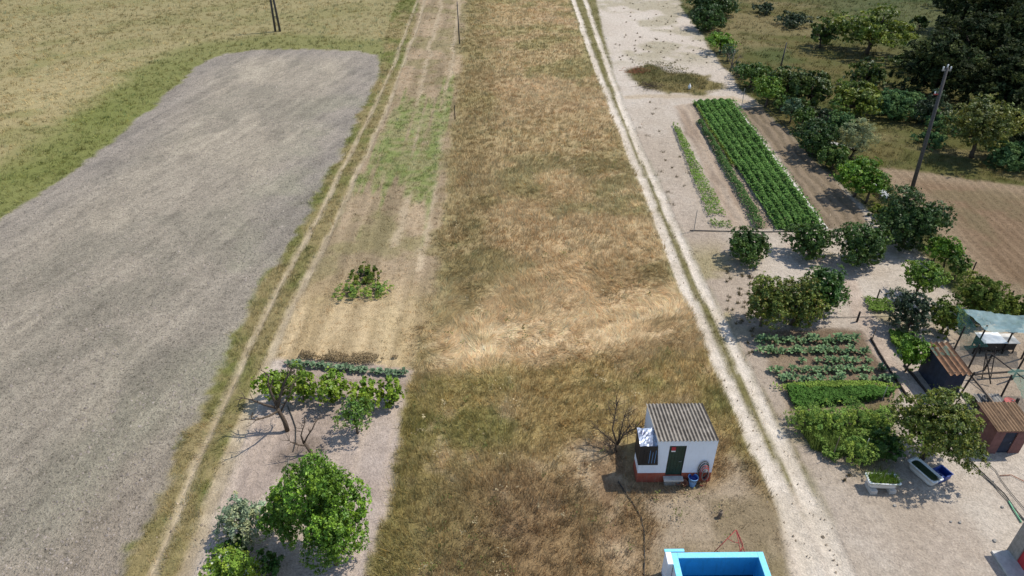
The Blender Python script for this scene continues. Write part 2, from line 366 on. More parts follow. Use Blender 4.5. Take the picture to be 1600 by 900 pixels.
def mat_plain(name, c, rough=.7, var=.25, scale=4.0, spec=.3, metal=0.0, bump=.0, c2=None, dirt=None):
    m, t, N, L, B = new_mat(name)
    tc = N.new('ShaderNodeTexCoord')
    n = noise_node(N, L, scale, 6, .65, tc.outputs['Object'])
    r = N.new('ShaderNodeValToRGB'); c = np.asarray(c, float)
    lo = np.clip(c * (1 - var), 0, 1) if c2 is None else np.asarray(c2)
    hi = np.clip(c * (1 + var * .6), 0, 1)
    r.color_ramp.elements[0].position = .32; r.color_ramp.elements[1].position = .68
    r.color_ramp.elements[0].color = (*lo, 1); r.color_ramp.elements[1].color = (*hi, 1)
    L.new(n.outputs['Fac'], r.inputs[0])
    out = r.outputs[0]
    if dirt is not None:      # stains with a streaky shape
        mp = N.new('ShaderNodeMapping'); mp.inputs['Scale'].default_value = (5, 5, .8); L.new(tc.outputs['Object'], mp.inputs[0])
        n2 = noise_node(N, L, 2.0, 5, .7, mp.outputs[0])
        mm = N.new('ShaderNodeMixRGB'); L.new(maprange(N, L, n2.outputs['Fac'], .5, .75, 0, .6), mm.inputs[0])
        L.new(out, mm.inputs[1]); mm.inputs[2].default_value = (*dirt, 1); out = mm.outputs[0]
    L.new(out, B.inputs['Base Color'])
    B.inputs['Roughness'].default_value = rough; B.inputs['Specular IOR Level'].default_value = spec; B.inputs['Metallic'].default_value = metal
    if bump:
        bp = N.new('ShaderNodeBump'); bp.inputs['Distance'].default_value = bump; L.new(n.outputs['Fac'], bp.inputs['Height']); L.new(bp.outputs[0], B.inputs['Normal'])
    return m
def mat_net(name, c, cover):
    m, t, N, L, B = new_mat(name)
    B.inputs['Base Color'].default_value = (*c, 1); B.inputs['Roughness'].default_value = .6
    tc = N.new('ShaderNodeTexCoord'); n = noise_node(N, L, 1.6, 4, .6, tc.outputs['Object'])
    tl = N.new('ShaderNodeBsdfTranslucent'); tl.inputs['Color'].default_value = (*c, 1)
    m1 = N.new('ShaderNodeMixShader'); m1.inputs[0].default_value = .35; L.new(B.outputs[0], m1.inputs[1]); L.new(tl.outputs[0], m1.inputs[2])
    tr = N.new('ShaderNodeBsdfTransparent'); m2 = N.new('ShaderNodeMixShader')
    L.new(maprange(N, L, n.outputs['Fac'], .3, .7, cover - .2, cover + .2), m2.inputs[0])
    L.new(tr.outputs[0], m2.inputs[1]); L.new(m1.outputs[0], m2.inputs[2])
    L.new(m2.outputs[0], N['Material Output'].inputs['Surface'])
    return m

M = {}
M['ground'] = mat_ground()
M['grass'] = mat_leaf('grass_blades', .3, .7, .1)
M['leaf'] = mat_leaf('leaves', .22, .5, .3)
M['leaf_soft'] = mat_leaf('soft_leaves', .30, .7, .12)
M['bark'] = mat_plain('bark', (.10, .075, .055), .9, .4, 14, .1, bump=.01)
M['bark_grey'] = mat_plain('grey_bark', (.19, .155, .125), .9, .35, 14, .1, bump=.01)
M['bark_dark'] = mat_plain('dark_bark', (.05, .042, .036), .9, .35, 14, .1)
M['white'] = mat_plain('whitewash', (.77, .785, .83), .85, .05, 1.5, .2, dirt=(.66, .66, .67))
M['redband'] = mat_plain('red_oxide_band', (.34, .085, .05), .8, .25, 5, .2, dirt=(.30, .2, .14))
M['dgreen'] = mat_plain('dark_green_paint', (.014, .042, .030), .45, .3, 3, .4)
M['red'] = mat_plain('red_paint', (.42, .035, .04), .6, .2, 3, .3)
M['redtube'] = mat_plain('rusty_red_paint', (.36, .07, .06), .6, .3, 9, .3)
M['grey'] = mat_plain('weathered_concrete', (.30, .28, .25), .9, .3, 4, .1, bump=.01, dirt=(.14, .13, .11))
M['conc_light'] = mat_plain('pale_concrete', (.52, .49, .44), .9, .25, 3, .1, bump=.01)
M['black'] = mat_plain('black_plastic', (.016, .017, .02), .45, .3, 4, .4)
M['navy'] = mat_plain('dark_blue_board', (.030, .038, .060), .7, .35, 3, .2)
M['foil'] = mat_plain('silver_sheet', (.50, .54, .62), .3, .25, 2.6, .5, metal=.5, c2=(.03, .035, .07))
M['wood'] = mat_plain('old_timber', (.20, .155, .115), .85, .35, 6, .1)
M['wood_dark'] = mat_plain('dark_timber', (.06, .05, .042), .85, .35, 6, .1)
M['pole'] = mat_plain('tarred_pole', (.085, .078, .075), .85, .3, 8, .15)
M['tile'] = mat_plain('orange_roof_sheet', (.44, .235, .115), .85, .35, 5, .1, c2=(.20, .10, .055))
M['tile_old'] = mat_plain('old_tile_roof', (.36, .215, .11), .85, .4, 6, .1, c2=(.14, .09, .05))
M['pink'] = mat_plain('faded_pink_wall', (.20, .10, .088), .85, .3, 3, .1)
M['poolblue'] = mat_plain('pool_blue_paint', (.040, .36, .68), .55, .10, 2, .3, dirt=(.03, .22, .40))
M['pooldark'] = mat_plain('tank_water', (.008, .018, .03), .08, .2, 2, .5)
M['bluep'] = mat_plain('blue_plastic', (.02, .06, .28), .4, .2, 3, .4)
M['bluel'] = mat_plain('pale_blue_plastic', (.16, .33, .58), .5, .15, 3, .4)
M['enamel'] = mat_plain('white_enamel', (.74, .74, .71), .3, .08, 3, .5)
M['soilm'] = mat_plain('planter_soil', (.05, .038, .028), .95, .3, 8, .05)
M['greenwater'] = mat_plain('green_water', (.022, .045, .016), .35, .5, 5, .4)
M['hose_black'] = mat_plain('black_hose', (.035, .033, .03), .6, .2, 3, .3)
M['hose_grey'] = mat_plain('grey_hose', (.20, .18, .15), .7, .2, 3, .3)
M['hose_green'] = mat_plain('green_hose', (.16, .42, .24), .6, .2, 3, .3)
M['net'] = mat_net('green_shade_net', (.06, .20, .15), .42)
M['netblue'] = mat_net('pale_blue_shade_net', (.27, .42, .44), .58)
M['whiteplast'] = mat_plain('white_plastic', (.72, .72, .70), .5, .12, 3, .4)
M['terra'] = mat_plain('terracotta', (.32, .13, .075), .85, .3, 6, .1)
M['rubber'] = mat_plain('tyre_rubber', (.10, .10, .10), .8, .3, 5, .2)

# ------------------------------------------------------------------ mesh helpers
def np_mesh(name, V, F, colors=None, smooth=False, extra=None):
    V = np.asarray(V, np.float32); F = np.asarray(F, np.int32)
    k = F.shape[1]
    me = bpy.data.meshes.new(name)
    me.vertices.add(len(V)); me.vertices.foreach_set('co', V.ravel())
    me.loops.add(F.size); me.loops.foreach_set('vertex_index', F.ravel())
    me.polygons.add(len(F)); me.polygons.foreach_set('loop_start', np.arange(0, F.size, k, dtype=np.int32))
    try: me.polygons.foreach_set('loop_total', np.full(len(F), k, np.int32))
    except Exception: pass
    if smooth: me.polygons.foreach_set('use_smooth', np.ones(len(F), bool))
    me.update(calc_edges=True)
    if colors is not None:
        a = me.attributes.new('Col', 'FLOAT_COLOR', 'POINT')
        c = np.ones((len(V), 4), np.float32); c[:, :3] = colors
        a.data.foreach_set('color', c.ravel())
    if extra is not None:
        for nm, vals in extra.items():
            a = me.attributes.new(nm, 'FLOAT', 'POINT'); a.data.foreach_set('value', np.asarray(vals, np.float32))
    return me
def link(name, me, mat=None, parent=None):
    o = bpy.data.objects.new(name, me); COL.objects.link(o)
    if mat is not None and me is not None:
        me.materials.clear(); me.materials.append(M[mat] if isinstance(mat, str) else mat)
    if parent is not None: o.parent = parent
    return o
def tag(o, label=None, cat=None, group=None, kind=None):
    if label: o['label'] = label
    if cat: o['category'] = cat
    if group: o['group'] = group
    if kind: o['kind'] = kind
    return o
def thing(name, loc, label, cat, group=None, rz=0.0):
    o = bpy.data.objects.new(name, None); o.empty_display_size = .2; COL.objects.link(o)
    o.location = tuple(float(v) for v in loc); o.rotation_euler = (0, 0, rz)
    return tag(o, label, cat, group)
class MB:
    def __init__(s): s.v = []; s.f = []
    def add(s, V, F):
        b = len(s.v); s.v += [tuple(map(float, p)) for p in V]; s.f += [tuple(i + b for i in q) for q in F]; return s
    def box(s, x0, x1, y0, y1, z0, z1):
        return s.add([(x0, y0, z0), (x1, y0, z0), (x1, y1, z0), (x0, y1, z0), (x0, y0, z1), (x1, y0, z1), (x1, y1, z1), (x0, y1, z1)],
                     [(0, 3, 2, 1), (4, 5, 6, 7), (0, 1, 5, 4), (1, 2, 6, 5), (2, 3, 7, 6), (3, 0, 4, 7)])
    def hexa(s, pts):      # 8 points: bottom ring then top ring
        return s.add(pts, [(0, 3, 2, 1), (4, 5, 6, 7), (0, 1, 5, 4), (1, 2, 6, 5), (2, 3, 7, 6), (3, 0, 4, 7)])
    def tube(s, pts, rad, n=7, caps=True):
        pts = [np.asarray(p, float) for p in pts]; m = len(pts)
        rad = [rad] * m if isinstance(rad, (int, float)) else rad
        b = len(s.v); up = None
        for i, p in enumerate(pts):
            d = pts[min(i + 1, m - 1)] - pts[max(i - 1, 0)]; d = d / (np.linalg.norm(d) + 1e-9)
            a = np.array([0, 0, 1.]) if up is None else up
            if abs(np.dot(a, d)) > .95: a = np.array([1., 0, 0])
            u = np.cross(d, a); u /= np.linalg.norm(u) + 1e-9; w = np.cross(u, d); up = w
            for k in range(n):
                t = 2 * math.pi * k / n
                s.v.append(tuple(p + (u * math.cos(t) + w * math.sin(t)) * rad[i]))
        for i in range(m - 1):
            for k in range(n):
                s.f.append((b + i * n + k, b + i * n + (k + 1) % n, b + (i + 1) * n + (k + 1) % n, b + (i + 1) * n + k))
        if caps:
            s.f.append(tuple(b + k for k in range(n))[::-1]); s.f.append(tuple(b + (m - 1) * n + k for k in range(n)))
        return s
    def lathe(s, prof, n=18, c=(0, 0, 0)):
        b = len(s.v)
        for r, z in prof:
            for k in range(n):
                t = 2 * math.pi * k / n; s.v.append((c[0] + r * math.cos(t), c[1] + r * math.sin(t), c[2] + z))
        for i in range(len(prof) - 1):
            for k in range(n): s.f.append((b + i * n + k, b + i * n + (k + 1) % n, b + (i + 1) * n + (k + 1) % n, b + (i + 1) * n + k))
        return s
    def build(s, name, mat, parent=None, smooth=False, bevel=0.0):
        me = bpy.data.meshes.new(name); me.from_pydata(s.v, [], s.f); me.update()
        if smooth:
            me.polygons.foreach_set('use_smooth', np.ones(len(me.polygons), bool))
        o = link(name, me, mat, parent)
        if bevel:
            md = o.modifiers.new('bevel', 'BEVEL'); md.width = bevel; md.segments = 2; md.limit_method = 'ANGLE'
        return o

# ------------------------------------------------------------------ the ground
ZN = {0: 'meadow', 1: 'meadow_beyond_the_trees', 2: 'track_verge', 3: 'ploughed_field', 4: 'stubble_strip', 5: 'rough_field', 6: 'beaten_earth',
      7: 'sandy_ground', 8: 'garden_bed', 9: 'vegetable_bed', 10: 'brown_field', 11: 'garden_plot', 12: 'farm_track', 13: 'dirt_road', 14: 'garden_path'}
def build_ground():
    def axis(spec):
        out = []
        for a, b, st in spec: out += list(np.arange(a, b - 1e-6, st))
        return np.array(out + [spec[-1][1]])
    xs = axis([(-3000, -600, 400), (-600, -120, 40), (-120, -90, 5), (-90, -45, .6), (-45, 48, .25), (48, 95, .6), (95, 125, 5), (125, 605, 40), (605, 3005, 400)])
    ys = axis([(-600, -40, 80), (-40, 8, 4), (8, 15, .6), (15, 58, .25), (58, 96, .4), (96, 132, .6), (132, 172, 5), (172, 612, 40), (612, 4212, 400)])
    X, Y = np.meshgrid(xs, ys)
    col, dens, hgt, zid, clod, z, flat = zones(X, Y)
    nx, ny = len(xs), len(ys)
    idx = np.arange(nx * ny).reshape(ny, nx)
    F = np.stack([idx[:-1, :-1], idx[:-1, 1:], idx[1:, 1:], idx[1:, :-1]], -1).reshape(-1, 4)
    fz = zid[:-1, :-1].ravel()
    V = np.stack([X.ravel(), Y.ravel(), z.ravel()], 1); C = col.reshape(-1, 3); cl = clod.ravel()
    for k, nm in ZN.items():
        f = F[fz == k]
        if not len(f): continue
        used, inv = np.unique(f.ravel(), return_inverse=True)
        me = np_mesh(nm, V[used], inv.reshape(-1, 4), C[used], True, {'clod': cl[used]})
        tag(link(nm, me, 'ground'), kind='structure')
build_ground()

# ------------------------------------------------------------------ grass (nobody could count it)
def blade_mesh(x, y, h, w, ang, lean, col, z0=None):
    n = len(x); tw = rng.random(n) * 2 * math.pi
    # blade side axis: mostly across the lean direction
    sa = ang + math.pi / 2 + rng.normal(0, .6, n)
    sx = np.cos(sa) * w * .5; sy = np.sin(sa) * w * .5
    z = np.full(n, -.05) if z0 is None else z0 - .04
    tx = x + np.cos(ang) * h * np.sin(lean); ty = y + np.sin(ang) * h * np.sin(lean); tz = z + .05 + h * np.cos(lean)
    V = np.empty((n, 3, 3)); V[:, 0] = np.stack([x - sx, y - sy, z], 1); V[:, 1] = np.stack([x + sx, y + sy, z], 1); V[:, 2] = np.stack([tx, ty, tz], 1)
    F = np.arange(n * 3).reshape(n, 3)
    return V.reshape(-1, 3), F, np.repeat(col, 3, 0)
GRASS = {0: 'meadow_grass', 1: 'meadow_grass', 2: 'verge_grass', 4: 'stubble_straw', 5: 'dry_tall_grass'}
_t = P(1049, 864, 1.35); _s = P(994, 752.5)
NOGRASS = [(_t[0] - .45, _t[0] + 4.6, _t[1] - 3.5, _t[1] + .15), (_s[0] - .2, _s[0] + 3.9, _s[1] - .25, _s[1] + 3.0)]
def build_grass():
    acc = {}
    for (ya, yb, sc, wd) in ((14, 31, 1.0, 1.0), (31, 44, .85, 1.15), (44, 62, .55, 1.5), (62, 90, .30, 2.1), (90, 131, .17, 3.0)):
        half = 0.78 * (yb + 8) + 10
        NT = 8
        ntuft = int((yb - ya) * 2 * half * 300 * sc / NT)
        x = rng.uniform(-half, half, ntuft); y = rng.uniform(ya, yb, ntuft)
        col, dens, hgt, zid, clod, z, flat = zones(x, y)
        keep = rng.random(ntuft) < dens / 300 * (0.55 + .9 * fbm(x, y, .9, 2, 5))
        keep &= ~((zid == 3))
        for rx0, rx1, ry0, ry1 in NOGRASS: keep &= ~((x > rx0) & (x < rx1) & (y > ry0) & (y < ry1))
        x, y, col, hgt, zid, z, flat, dens = [a[keep] for a in (x, y, col, hgt, zid, z, flat, dens)]
        n = len(x)
        flow = (fbm(x, y, .16, 2, 8) * 3.2 + fbm(x, y, .5, 2, 3) * 1.2) * math.pi
        bx = np.repeat(x, NT) + rng.normal(0, .10 * wd ** .5, n * NT); by = np.repeat(y, NT) + rng.normal(0, .10 * wd ** .5, n * NT)
        fl = np.repeat(flat, NT)
        tv = np.repeat(rng.lognormal(0, .16, n), NT) * rng.lognormal(0, .18, n * NT)
        hue = np.repeat(rng.normal(0, .10, n), NT)
        c = np.repeat(col, NT, 0) * 1.28 * tv[:, None]
        c = c * np.stack([1 + hue, 1 + hue * .1, 1 - hue * .5], 1)
        pale = rng.random(n * NT) < .10
        c[pale] = c[pale] * .7 + A(205, 184, 146) * .4
        hh = np.repeat(hgt, NT) * rng.uniform(.55, 1.25, n * NT) * np.repeat(rng.uniform(.7, 1.3, n), NT)
        hh = hh * (1 + .45 * fl)
        ang = np.where(fl > .15, np.repeat(flow, NT) + rng.normal(0, 1, n * NT) * (1.7 - 1.25 * fl), rng.uniform(0, 2 * math.pi, n * NT))
        lean = np.clip(.40 + .80 * fl + rng.normal(0, 1, n * NT) * (.28 - .10 * fl), .02, 1.4)
        w = rng.uniform(.016, .034, n * NT) * wd
        zz = np.repeat(zid, NT)
        for k in np.unique(zid):
            g = GRASS.get(k, 'scattered_weeds'); s = zz == k
            V, F, Cc = blade_mesh(bx[s], by[s], hh[s], w[s], ang[s], lean[s], c[s])
            acc.setdefault(g, []).append((V, F, Cc))
    labels = {'meadow_grass': 'dry olive grass of the open meadows', 'verge_grass': 'short grass along the wheel tracks', 'stubble_straw': 'short pale straw on the mown strip',
              'dry_tall_grass': 'tall dry grass flattened in waves across the middle field', 'scattered_weeds': 'thin low weeds on the sandy ground and road median'}
    for g, parts in acc.items():
        off = 0; Vs = []; Fs = []; Cs = []
        for V, F, c in parts: Vs.append(V); Fs.append(F + off); Cs.append(c); off += len(V)
        o = link(g, np_mesh(g, np.concatenate(Vs), np.concatenate(Fs), np.clip(np.concatenate(Cs), 0, .85)), 'grass')
        tag(o, labels[g], 'grass', kind='stuff')
build_grass()

def build_clods():
    n = 45000
    y = 16 + (118 - 16) * rng.random(n) ** 1.7; x = rng.uniform(-1, 0, n) * (0.75 * y + 14)
    d = poly_d(x, y, PLOUGH); k = (d > .2) & (rng.random(n) < .25 + 1.3 * sstep(.4, .65, fbm(x, y, .3, 3, 6)))
    x, y = x[k], y[k]; n = len(x)
    r = rng.lognormal(-2.85, .5, n); r = np.clip(r, .02, .12)
    a = rng.uniform(0, 6.28, n)
    V = np.empty((n, 5, 3))
    for i in range(4):
        t = a + i * math.pi / 2 + rng.normal(0, .25, n); rr = r * rng.uniform(.7, 1.3, n)
        V[:, i] = np.stack([x + np.cos(t) * rr, y + np.sin(t) * rr, np.full(n, -.09)], 1)
    V[:, 4] = np.stack([x + rng.normal(0, .3, n) * r, y + rng.normal(0, .3, n) * r, -.03 + r * rng.uniform(.4, 1.0, n)], 1)
    b = (np.arange(n) * 5)[:, None]
    F = np.concatenate([b + np.array([[i, (i + 1) % 4, 4]]) for i in range(4)], 0)
    c = A(158, 148, 138) * rng.lognormal(0, .15, n)[:, None]
    me = np_mesh('soil_clods', V.reshape(-1, 3), F, np.repeat(c, 5, 0), False, {'clod': np.full(n * 5, .2)})
    tag(link('soil_clods', me, 'ground'), 'grey earth clods strewn over the ploughed field', 'soil', kind='stuff')
build_clods()

# ------------------------------------------------------------------ foliage generators
def leaf_quads(Pt, Nrm, L, W, col, rs):
    n = len(Pt)
    t = rs.normal(0, 1, (n, 3)); t -= Nrm * np.sum(t * Nrm, 1)[:, None]; t /= np.linalg.norm(t, axis=1)[:, None] + 1e-9
    b = np.cross(Nrm, t)
    L = L[:, None]; W = W[:, None]
    V = np.empty((n, 4, 3))
    V[:, 0] = Pt - t * L * .5; V[:, 1] = Pt + b * W * .5 + t * L * .08 - Nrm * W * .12; V[:, 2] = Pt + t * L * .5; V[:, 3] = Pt - b * W * .5 + t * L * .08 - Nrm * W * .12
    return V.reshape(-1, 3), np.arange(n * 4).reshape(n, 4), np.repeat(col, 4, 0)
def crown(lobes, n, leaf, col, rs, spread=.16, aspect=.55, colvar=.22, yellow=None, yfrac=.06, up=.25):
    lobes = np.asarray(lobes, float)
    area = (lobes[:, 3] * lobes[:, 4] + lobes[:, 3] * lobes[:, 5]); p = area / area.sum()
    k = rs.choice(len(lobes), n, p=p)
    d = rs.normal(0, 1, (n, 3)); d[:, 2] += .25; d /= np.linalg.norm(d, axis=1)[:, None]
    r = 1 - np.abs(rs.normal(0, spread, n)) + rs.normal(0, .06, n)
    Pt = lobes[k, :3] + d * lobes[k, 3:6] * r[:, None]
    # break the surface into twig-sized clumps
    q = Pt / max(leaf * 3.2, .05)
    cl = np.floor(q + .5); hsh = np.sin(cl @ np.array([12.9898, 78.233, 37.719])) * 43758.5453; hsh -= np.floor(hsh)
    jit = np.stack([np.sin(hsh * 91.7), np.cos(hsh * 57.3), np.sin(hsh * 33.1 + 1)], 1)
    keepc = hsh > .10
    Pt = Pt + (cl * max(leaf * 3.2, .05) - Pt) * .35 + jit * leaf * .6
    Nr = d * .55 + rs.normal(0, .55, (n, 3)) + np.array([0, 0, up]) + jit * .35; Nr /= np.linalg.norm(Nr, axis=1)[:, None]
    lob_v = rs.normal(0, colvar * .45, len(lobes))[k]
    v = np.exp(rs.normal(0, colvar * .6, n) + lob_v + (hsh - .5) * colvar * 1.4)
    c = np.asarray(col)[None] * v[:, None]
    c = c * np.stack([1 + (hsh - .5) * .35, np.ones(n), 1 - (hsh - .5) * .3], 1)
    if yellow is not None:
        s = rs.random(n) < yfrac; c[s] = np.asarray(yellow)
    g = keepc & (Pt[:, 2] > .03)
    Pt, Nr, c = Pt[g], Nr[g], c[g]
    L = leaf * rs.uniform(.7, 1.35, len(Pt)); return leaf_quads(Pt, Nr, L, L * aspect, np.clip(c, 0.003, .8), rs)
def lobes_round(R, z0, z1, rs, n=16, lr=.46, irr=.18, flat_bottom=False):
    out = []; zc = (z0 + z1) / 2; hz = (z1 - z0) / 2
    ga = math.pi * (3 - 5 ** .5)
    for i in range(n):
        u = 1 - 2 * (i + .5) / n; s = math.sqrt(max(0, 1 - u * u)); th = i * ga + rs.uniform(-.4, .4)
        k = .62 * (1 + rs.normal(0, irr)); q = lr * (1 + rs.normal(0, irr))
        out.append((R * k * s * math.cos(th), R * k * s * math.sin(th), zc + hz * k * u, R * q, R * q, hz * q * 1.05))
    out.append((0, 0, zc, R * .5, R * .5, hz * .6))
    return out
def limb(mb, a, b, r0, r1, rs, seg=5, wob=.10, n=6):
    a = np.asarray(a, float); b = np.asarray(b, float); L = np.linalg.norm(b - a)
    pts = []; rad = []
    for i in range(seg + 1):
        t = i / seg; p = a + (b - a) * t
        if 0 < i < seg: p = p + rs.normal(0, wob * L * .35, 3)
        pts.append(p); rad.append(r0 + (r1 - r0) * t)
    mb.tube(pts, rad, n); return pts
def tree(name, bx, by, wpx, tpy, kind, label, group=None, cat='tree', base_z0=None, seed=None, dens=1.0, dx=0.0):
    Bp = P(bx, by); Zd = depth(Bp); R = wpx / 2 * Zd / FPX * 1.04
    KD = KINDS[kind]; rs = np.random.default_rng(int(bx * 7 + by * 13) if seed is None else seed)
    ht = top_height(Bp, tpy) - R * .15
    ht = max(ht, R * .7)
    z0 = ht * KD['z0']
    k_c = depth((Bp[0], Bp[1], (z0 + ht) * .5)) / Zd      # the crown, not the foot, stands over column bx
    Bp[0] *= k_c; R *= k_c
    t = thing(name, (Bp[0], Bp[1], -.04), label, cat, group, 0)
    lobes = lobes_round(R, z0, ht, rs, KD.get('nl', 16), KD.get('lr', .46), KD.get('irr', .2))
    if KD.get('cone'):
        k_ = lambda l: 1.12 - KD['cone'] * np.clip((l[2] - z0) / (ht - z0), 0, 1) ** 1.3
        lobes = [(l[0] * k_(l), l[1] * k_(l), l[2], l[3] * (.35 + .65 * k_(l)), l[4] * (.35 + .65 * k_(l)), l[5]) for l in lobes]
    if dx: lobes = [(l[0] + dx * R * (1 - (l[2] - z0) / (ht - z0)),) + tuple(l[1:]) for l in lobes]
    leaf = KD['leaf'] * 1.1 * (1 + max(0, Zd - 50) / 90); surf = sum(4 * math.pi * l[3] * (l[3] + l[5]) / 2 for l in lobes)
    n = int(np.clip(.62 * KD['cov'] * dens * surf / (leaf * leaf * KD.get('asp', .55)), 250, 32000))
    V, F, C = crown(lobes, n, leaf, KD['col'], rs, KD.get('spread', .18), KD.get('asp', .55), KD.get('cv', .25), KD.get('yel'), KD.get('yf', .05))
    link('crown', np_mesh('crown', V, F, C), KD.get('mat', 'leaf'), t)
    mb = MB(); tr = max(.05, KD.get('tr', .055) * R * 1.6)
    fork = np.array([rs.normal(0, .06) * R, rs.normal(0, .06) * R, max(z0 + (ht - z0) * .18, .25)])
    limb(mb, (0, 0, -.1), fork, tr, tr * .75, rs, 4, .08, 7)
    for i in range(KD.get('limbs', 6)):
        l = lobes[int(rs.integers(0, len(lobes) - 1))]
        limb(mb, fork, (l[0], l[1], l[2]), tr * .6, tr * .15, rs, 4, .12, 5)
    mb.build('trunk', KD.get('bark', 'bark'), t, True)
    return t
def G(r, g, b, k=.85): return A(r, g, b, k)
KINDS = {
    'citrus': dict(z0=.06, col=G(78, 104, 46), leaf=.135, cov=2.6, cv=.34, nl=20, lr=.42, tr=.05),
    'citrus_dark': dict(z0=.05, col=G(66, 90, 42), leaf=.15, cov=2.6, cv=.34, nl=24, lr=.40, irr=.25),
    'olive_brown': dict(z0=.06, col=G(98, 112, 46), leaf=.13, cov=2.1, cv=.34, yel=G(140, 120, 56), yf=.10, nl=20, lr=.40, irr=.28),
    'round': dict(z0=.10, col=G(74, 106, 44), leaf=.14, cov=2.4, cv=.28, nl=18),
    'light': dict(z0=.36, col=G(112, 140, 50), leaf=.14, cov=2.0, cv=.28, irr=.25, tr=.05),
    'fruit': dict(z0=.26, col=G(86, 112, 48), leaf=.15, cov=2.0, cv=.30, irr=.25, tr=.05),
    'fruit_bright': dict(z0=.34, col=G(104, 138, 42), leaf=.15, cov=2.0, cv=.28, irr=.25, tr=.05),
    'bluish': dict(z0=.30, col=G(92, 116, 82), leaf=.14, cov=1.7, cv=.25, irr=.25, tr=.05),
    'shrub': dict(z0=.02, col=G(104, 120, 52), leaf=.14, cov=2.0, cv=.30, irr=.28, lr=.40, mat='leaf_soft'),
    'shrub_dark': dict(z0=.03, col=G(70, 84, 58), leaf=.15, cov=2.0, cv=.34, irr=.28, lr=.40),
    'silver': dict(z0=.12, col=G(164, 176, 138), leaf=.13, cov=1.3, cv=.38, irr=.3, lr=.40, mat='leaf_soft'),
    'flower': dict(z0=.02, col=G(140, 166, 66), leaf=.12, cov=2.3, cv=.28, yel=(.72, .74, .62), yf=.05, irr=.25, mat='leaf_soft'),
    'big': dict(cone=.55, z0=.06, col=G(104, 138, 46), leaf=.105, cov=2.2, cv=.42, nl=34, lr=.30, irr=.26, asp=.6, tr=.035, limbs=10),
    'vine': dict(z0=.12, col=G(122, 148, 46), leaf=.14, cov=2.2, cv=.28, nl=12, irr=.3, asp=.8, tr=.05, limbs=4),
    'sparse': dict(z0=.34, col=G(98, 128, 52), leaf=.12, cov=.75, cv=.28, irr=.3, tr=.045, limbs=9),
    'yardtree': dict(z0=.30, col=G(98, 112, 46), leaf=.115, cov=2.0, cv=.42, nl=30, lr=.32, irr=.26, yel=G(150, 146, 66), yf=.08, limbs=9, tr=.04),
    'oak': dict(z0=.12, col=G(78, 94, 42), leaf=.24, cov=2.0, cv=.42, nl=34, lr=.30, irr=.28, limbs=9, tr=.04),
    'oak_light': dict(z0=.22, col=G(106, 120, 46), leaf=.24, cov=1.9, cv=.42, nl=34, lr=.30, irr=.30, limbs=9, tr=.04),
    'oak_yellow': dict(z0=.20, col=G(110, 116, 54), leaf=.20, cov=1.7, cv=.36, nl=34, lr=.28, irr=.32, limbs=12, tr=.04),
    'wood': dict(z0=.0, mat='leaf_soft', col=G(58, 68, 38), leaf=.26, cov=2.1, cv=.5, nl=44, lr=.28, irr=.30, limbs=8, bark='bark_dark'),
    'weed': dict(z0=.0, col=G(140, 166, 80), leaf=.11, cov=1.0, cv=.35, irr=.35, lr=.36, nl=18, asp=.35, mat='leaf_soft', up=.5),
    'pale': dict(z0=.0, col=G(164, 168, 122), leaf=.17, cov=1.3, cv=.35, irr=.35, lr=.36, nl=18, asp=.25, mat='leaf_soft'),
    'bramble': dict(z0=.0, col=G(92, 122, 74), leaf=.18, cov=2.0, cv=.32, nl=20, irr=.3, mat='leaf_soft'),
}

# ------------------------------------------------------------------ the whitewashed shed
def corr_sheet(mb, o, u, v, waves, period, amp, rows, lift=None, ny=2):
    """corrugated sheet: origin o, unit u across, vector v down its length"""
    o, u, v = map(lambda a: np.asarray(a, float), (o, u, v)); nn = np.cross(u, v); nn /= np.linalg.norm(nn)
    if nn[2] < 0: nn = -nn
    per = 8; cnt = waves * per + 1; V = []; F = []
    for th in (0, -.012):
        for j in range(ny):
            for i in range(cnt):
                V.append(o + u * (i * period / per) + v * (j / (ny - 1)) + nn * (amp * math.cos(2 * math.pi * i / per) + th))
    off = cnt * ny
    for s in (0, off):
        for j in range(ny - 1):
            for i in range(cnt - 1): F.append((s + j * cnt + i, s + j * cnt + i + 1, s + (j + 1) * cnt + i + 1, s + (j + 1) * cnt + i))
    for i in range(cnt - 1):
        F.append((i, i + 1, off + i + 1, off + i)); k = (ny - 1) * cnt; F.append((k + i, k + i + 1, off + k + i + 1, off + k + i))
    for j in range(ny - 1):
        F.append((j * cnt, (j + 1) * cnt, off + (j + 1) * cnt, off + j * cnt)); e = cnt - 1
        F.append((j * cnt + e, (j + 1) * cnt + e, off + (j + 1) * cnt + e, off + j * cnt + e))
    return mb.add(V, F)
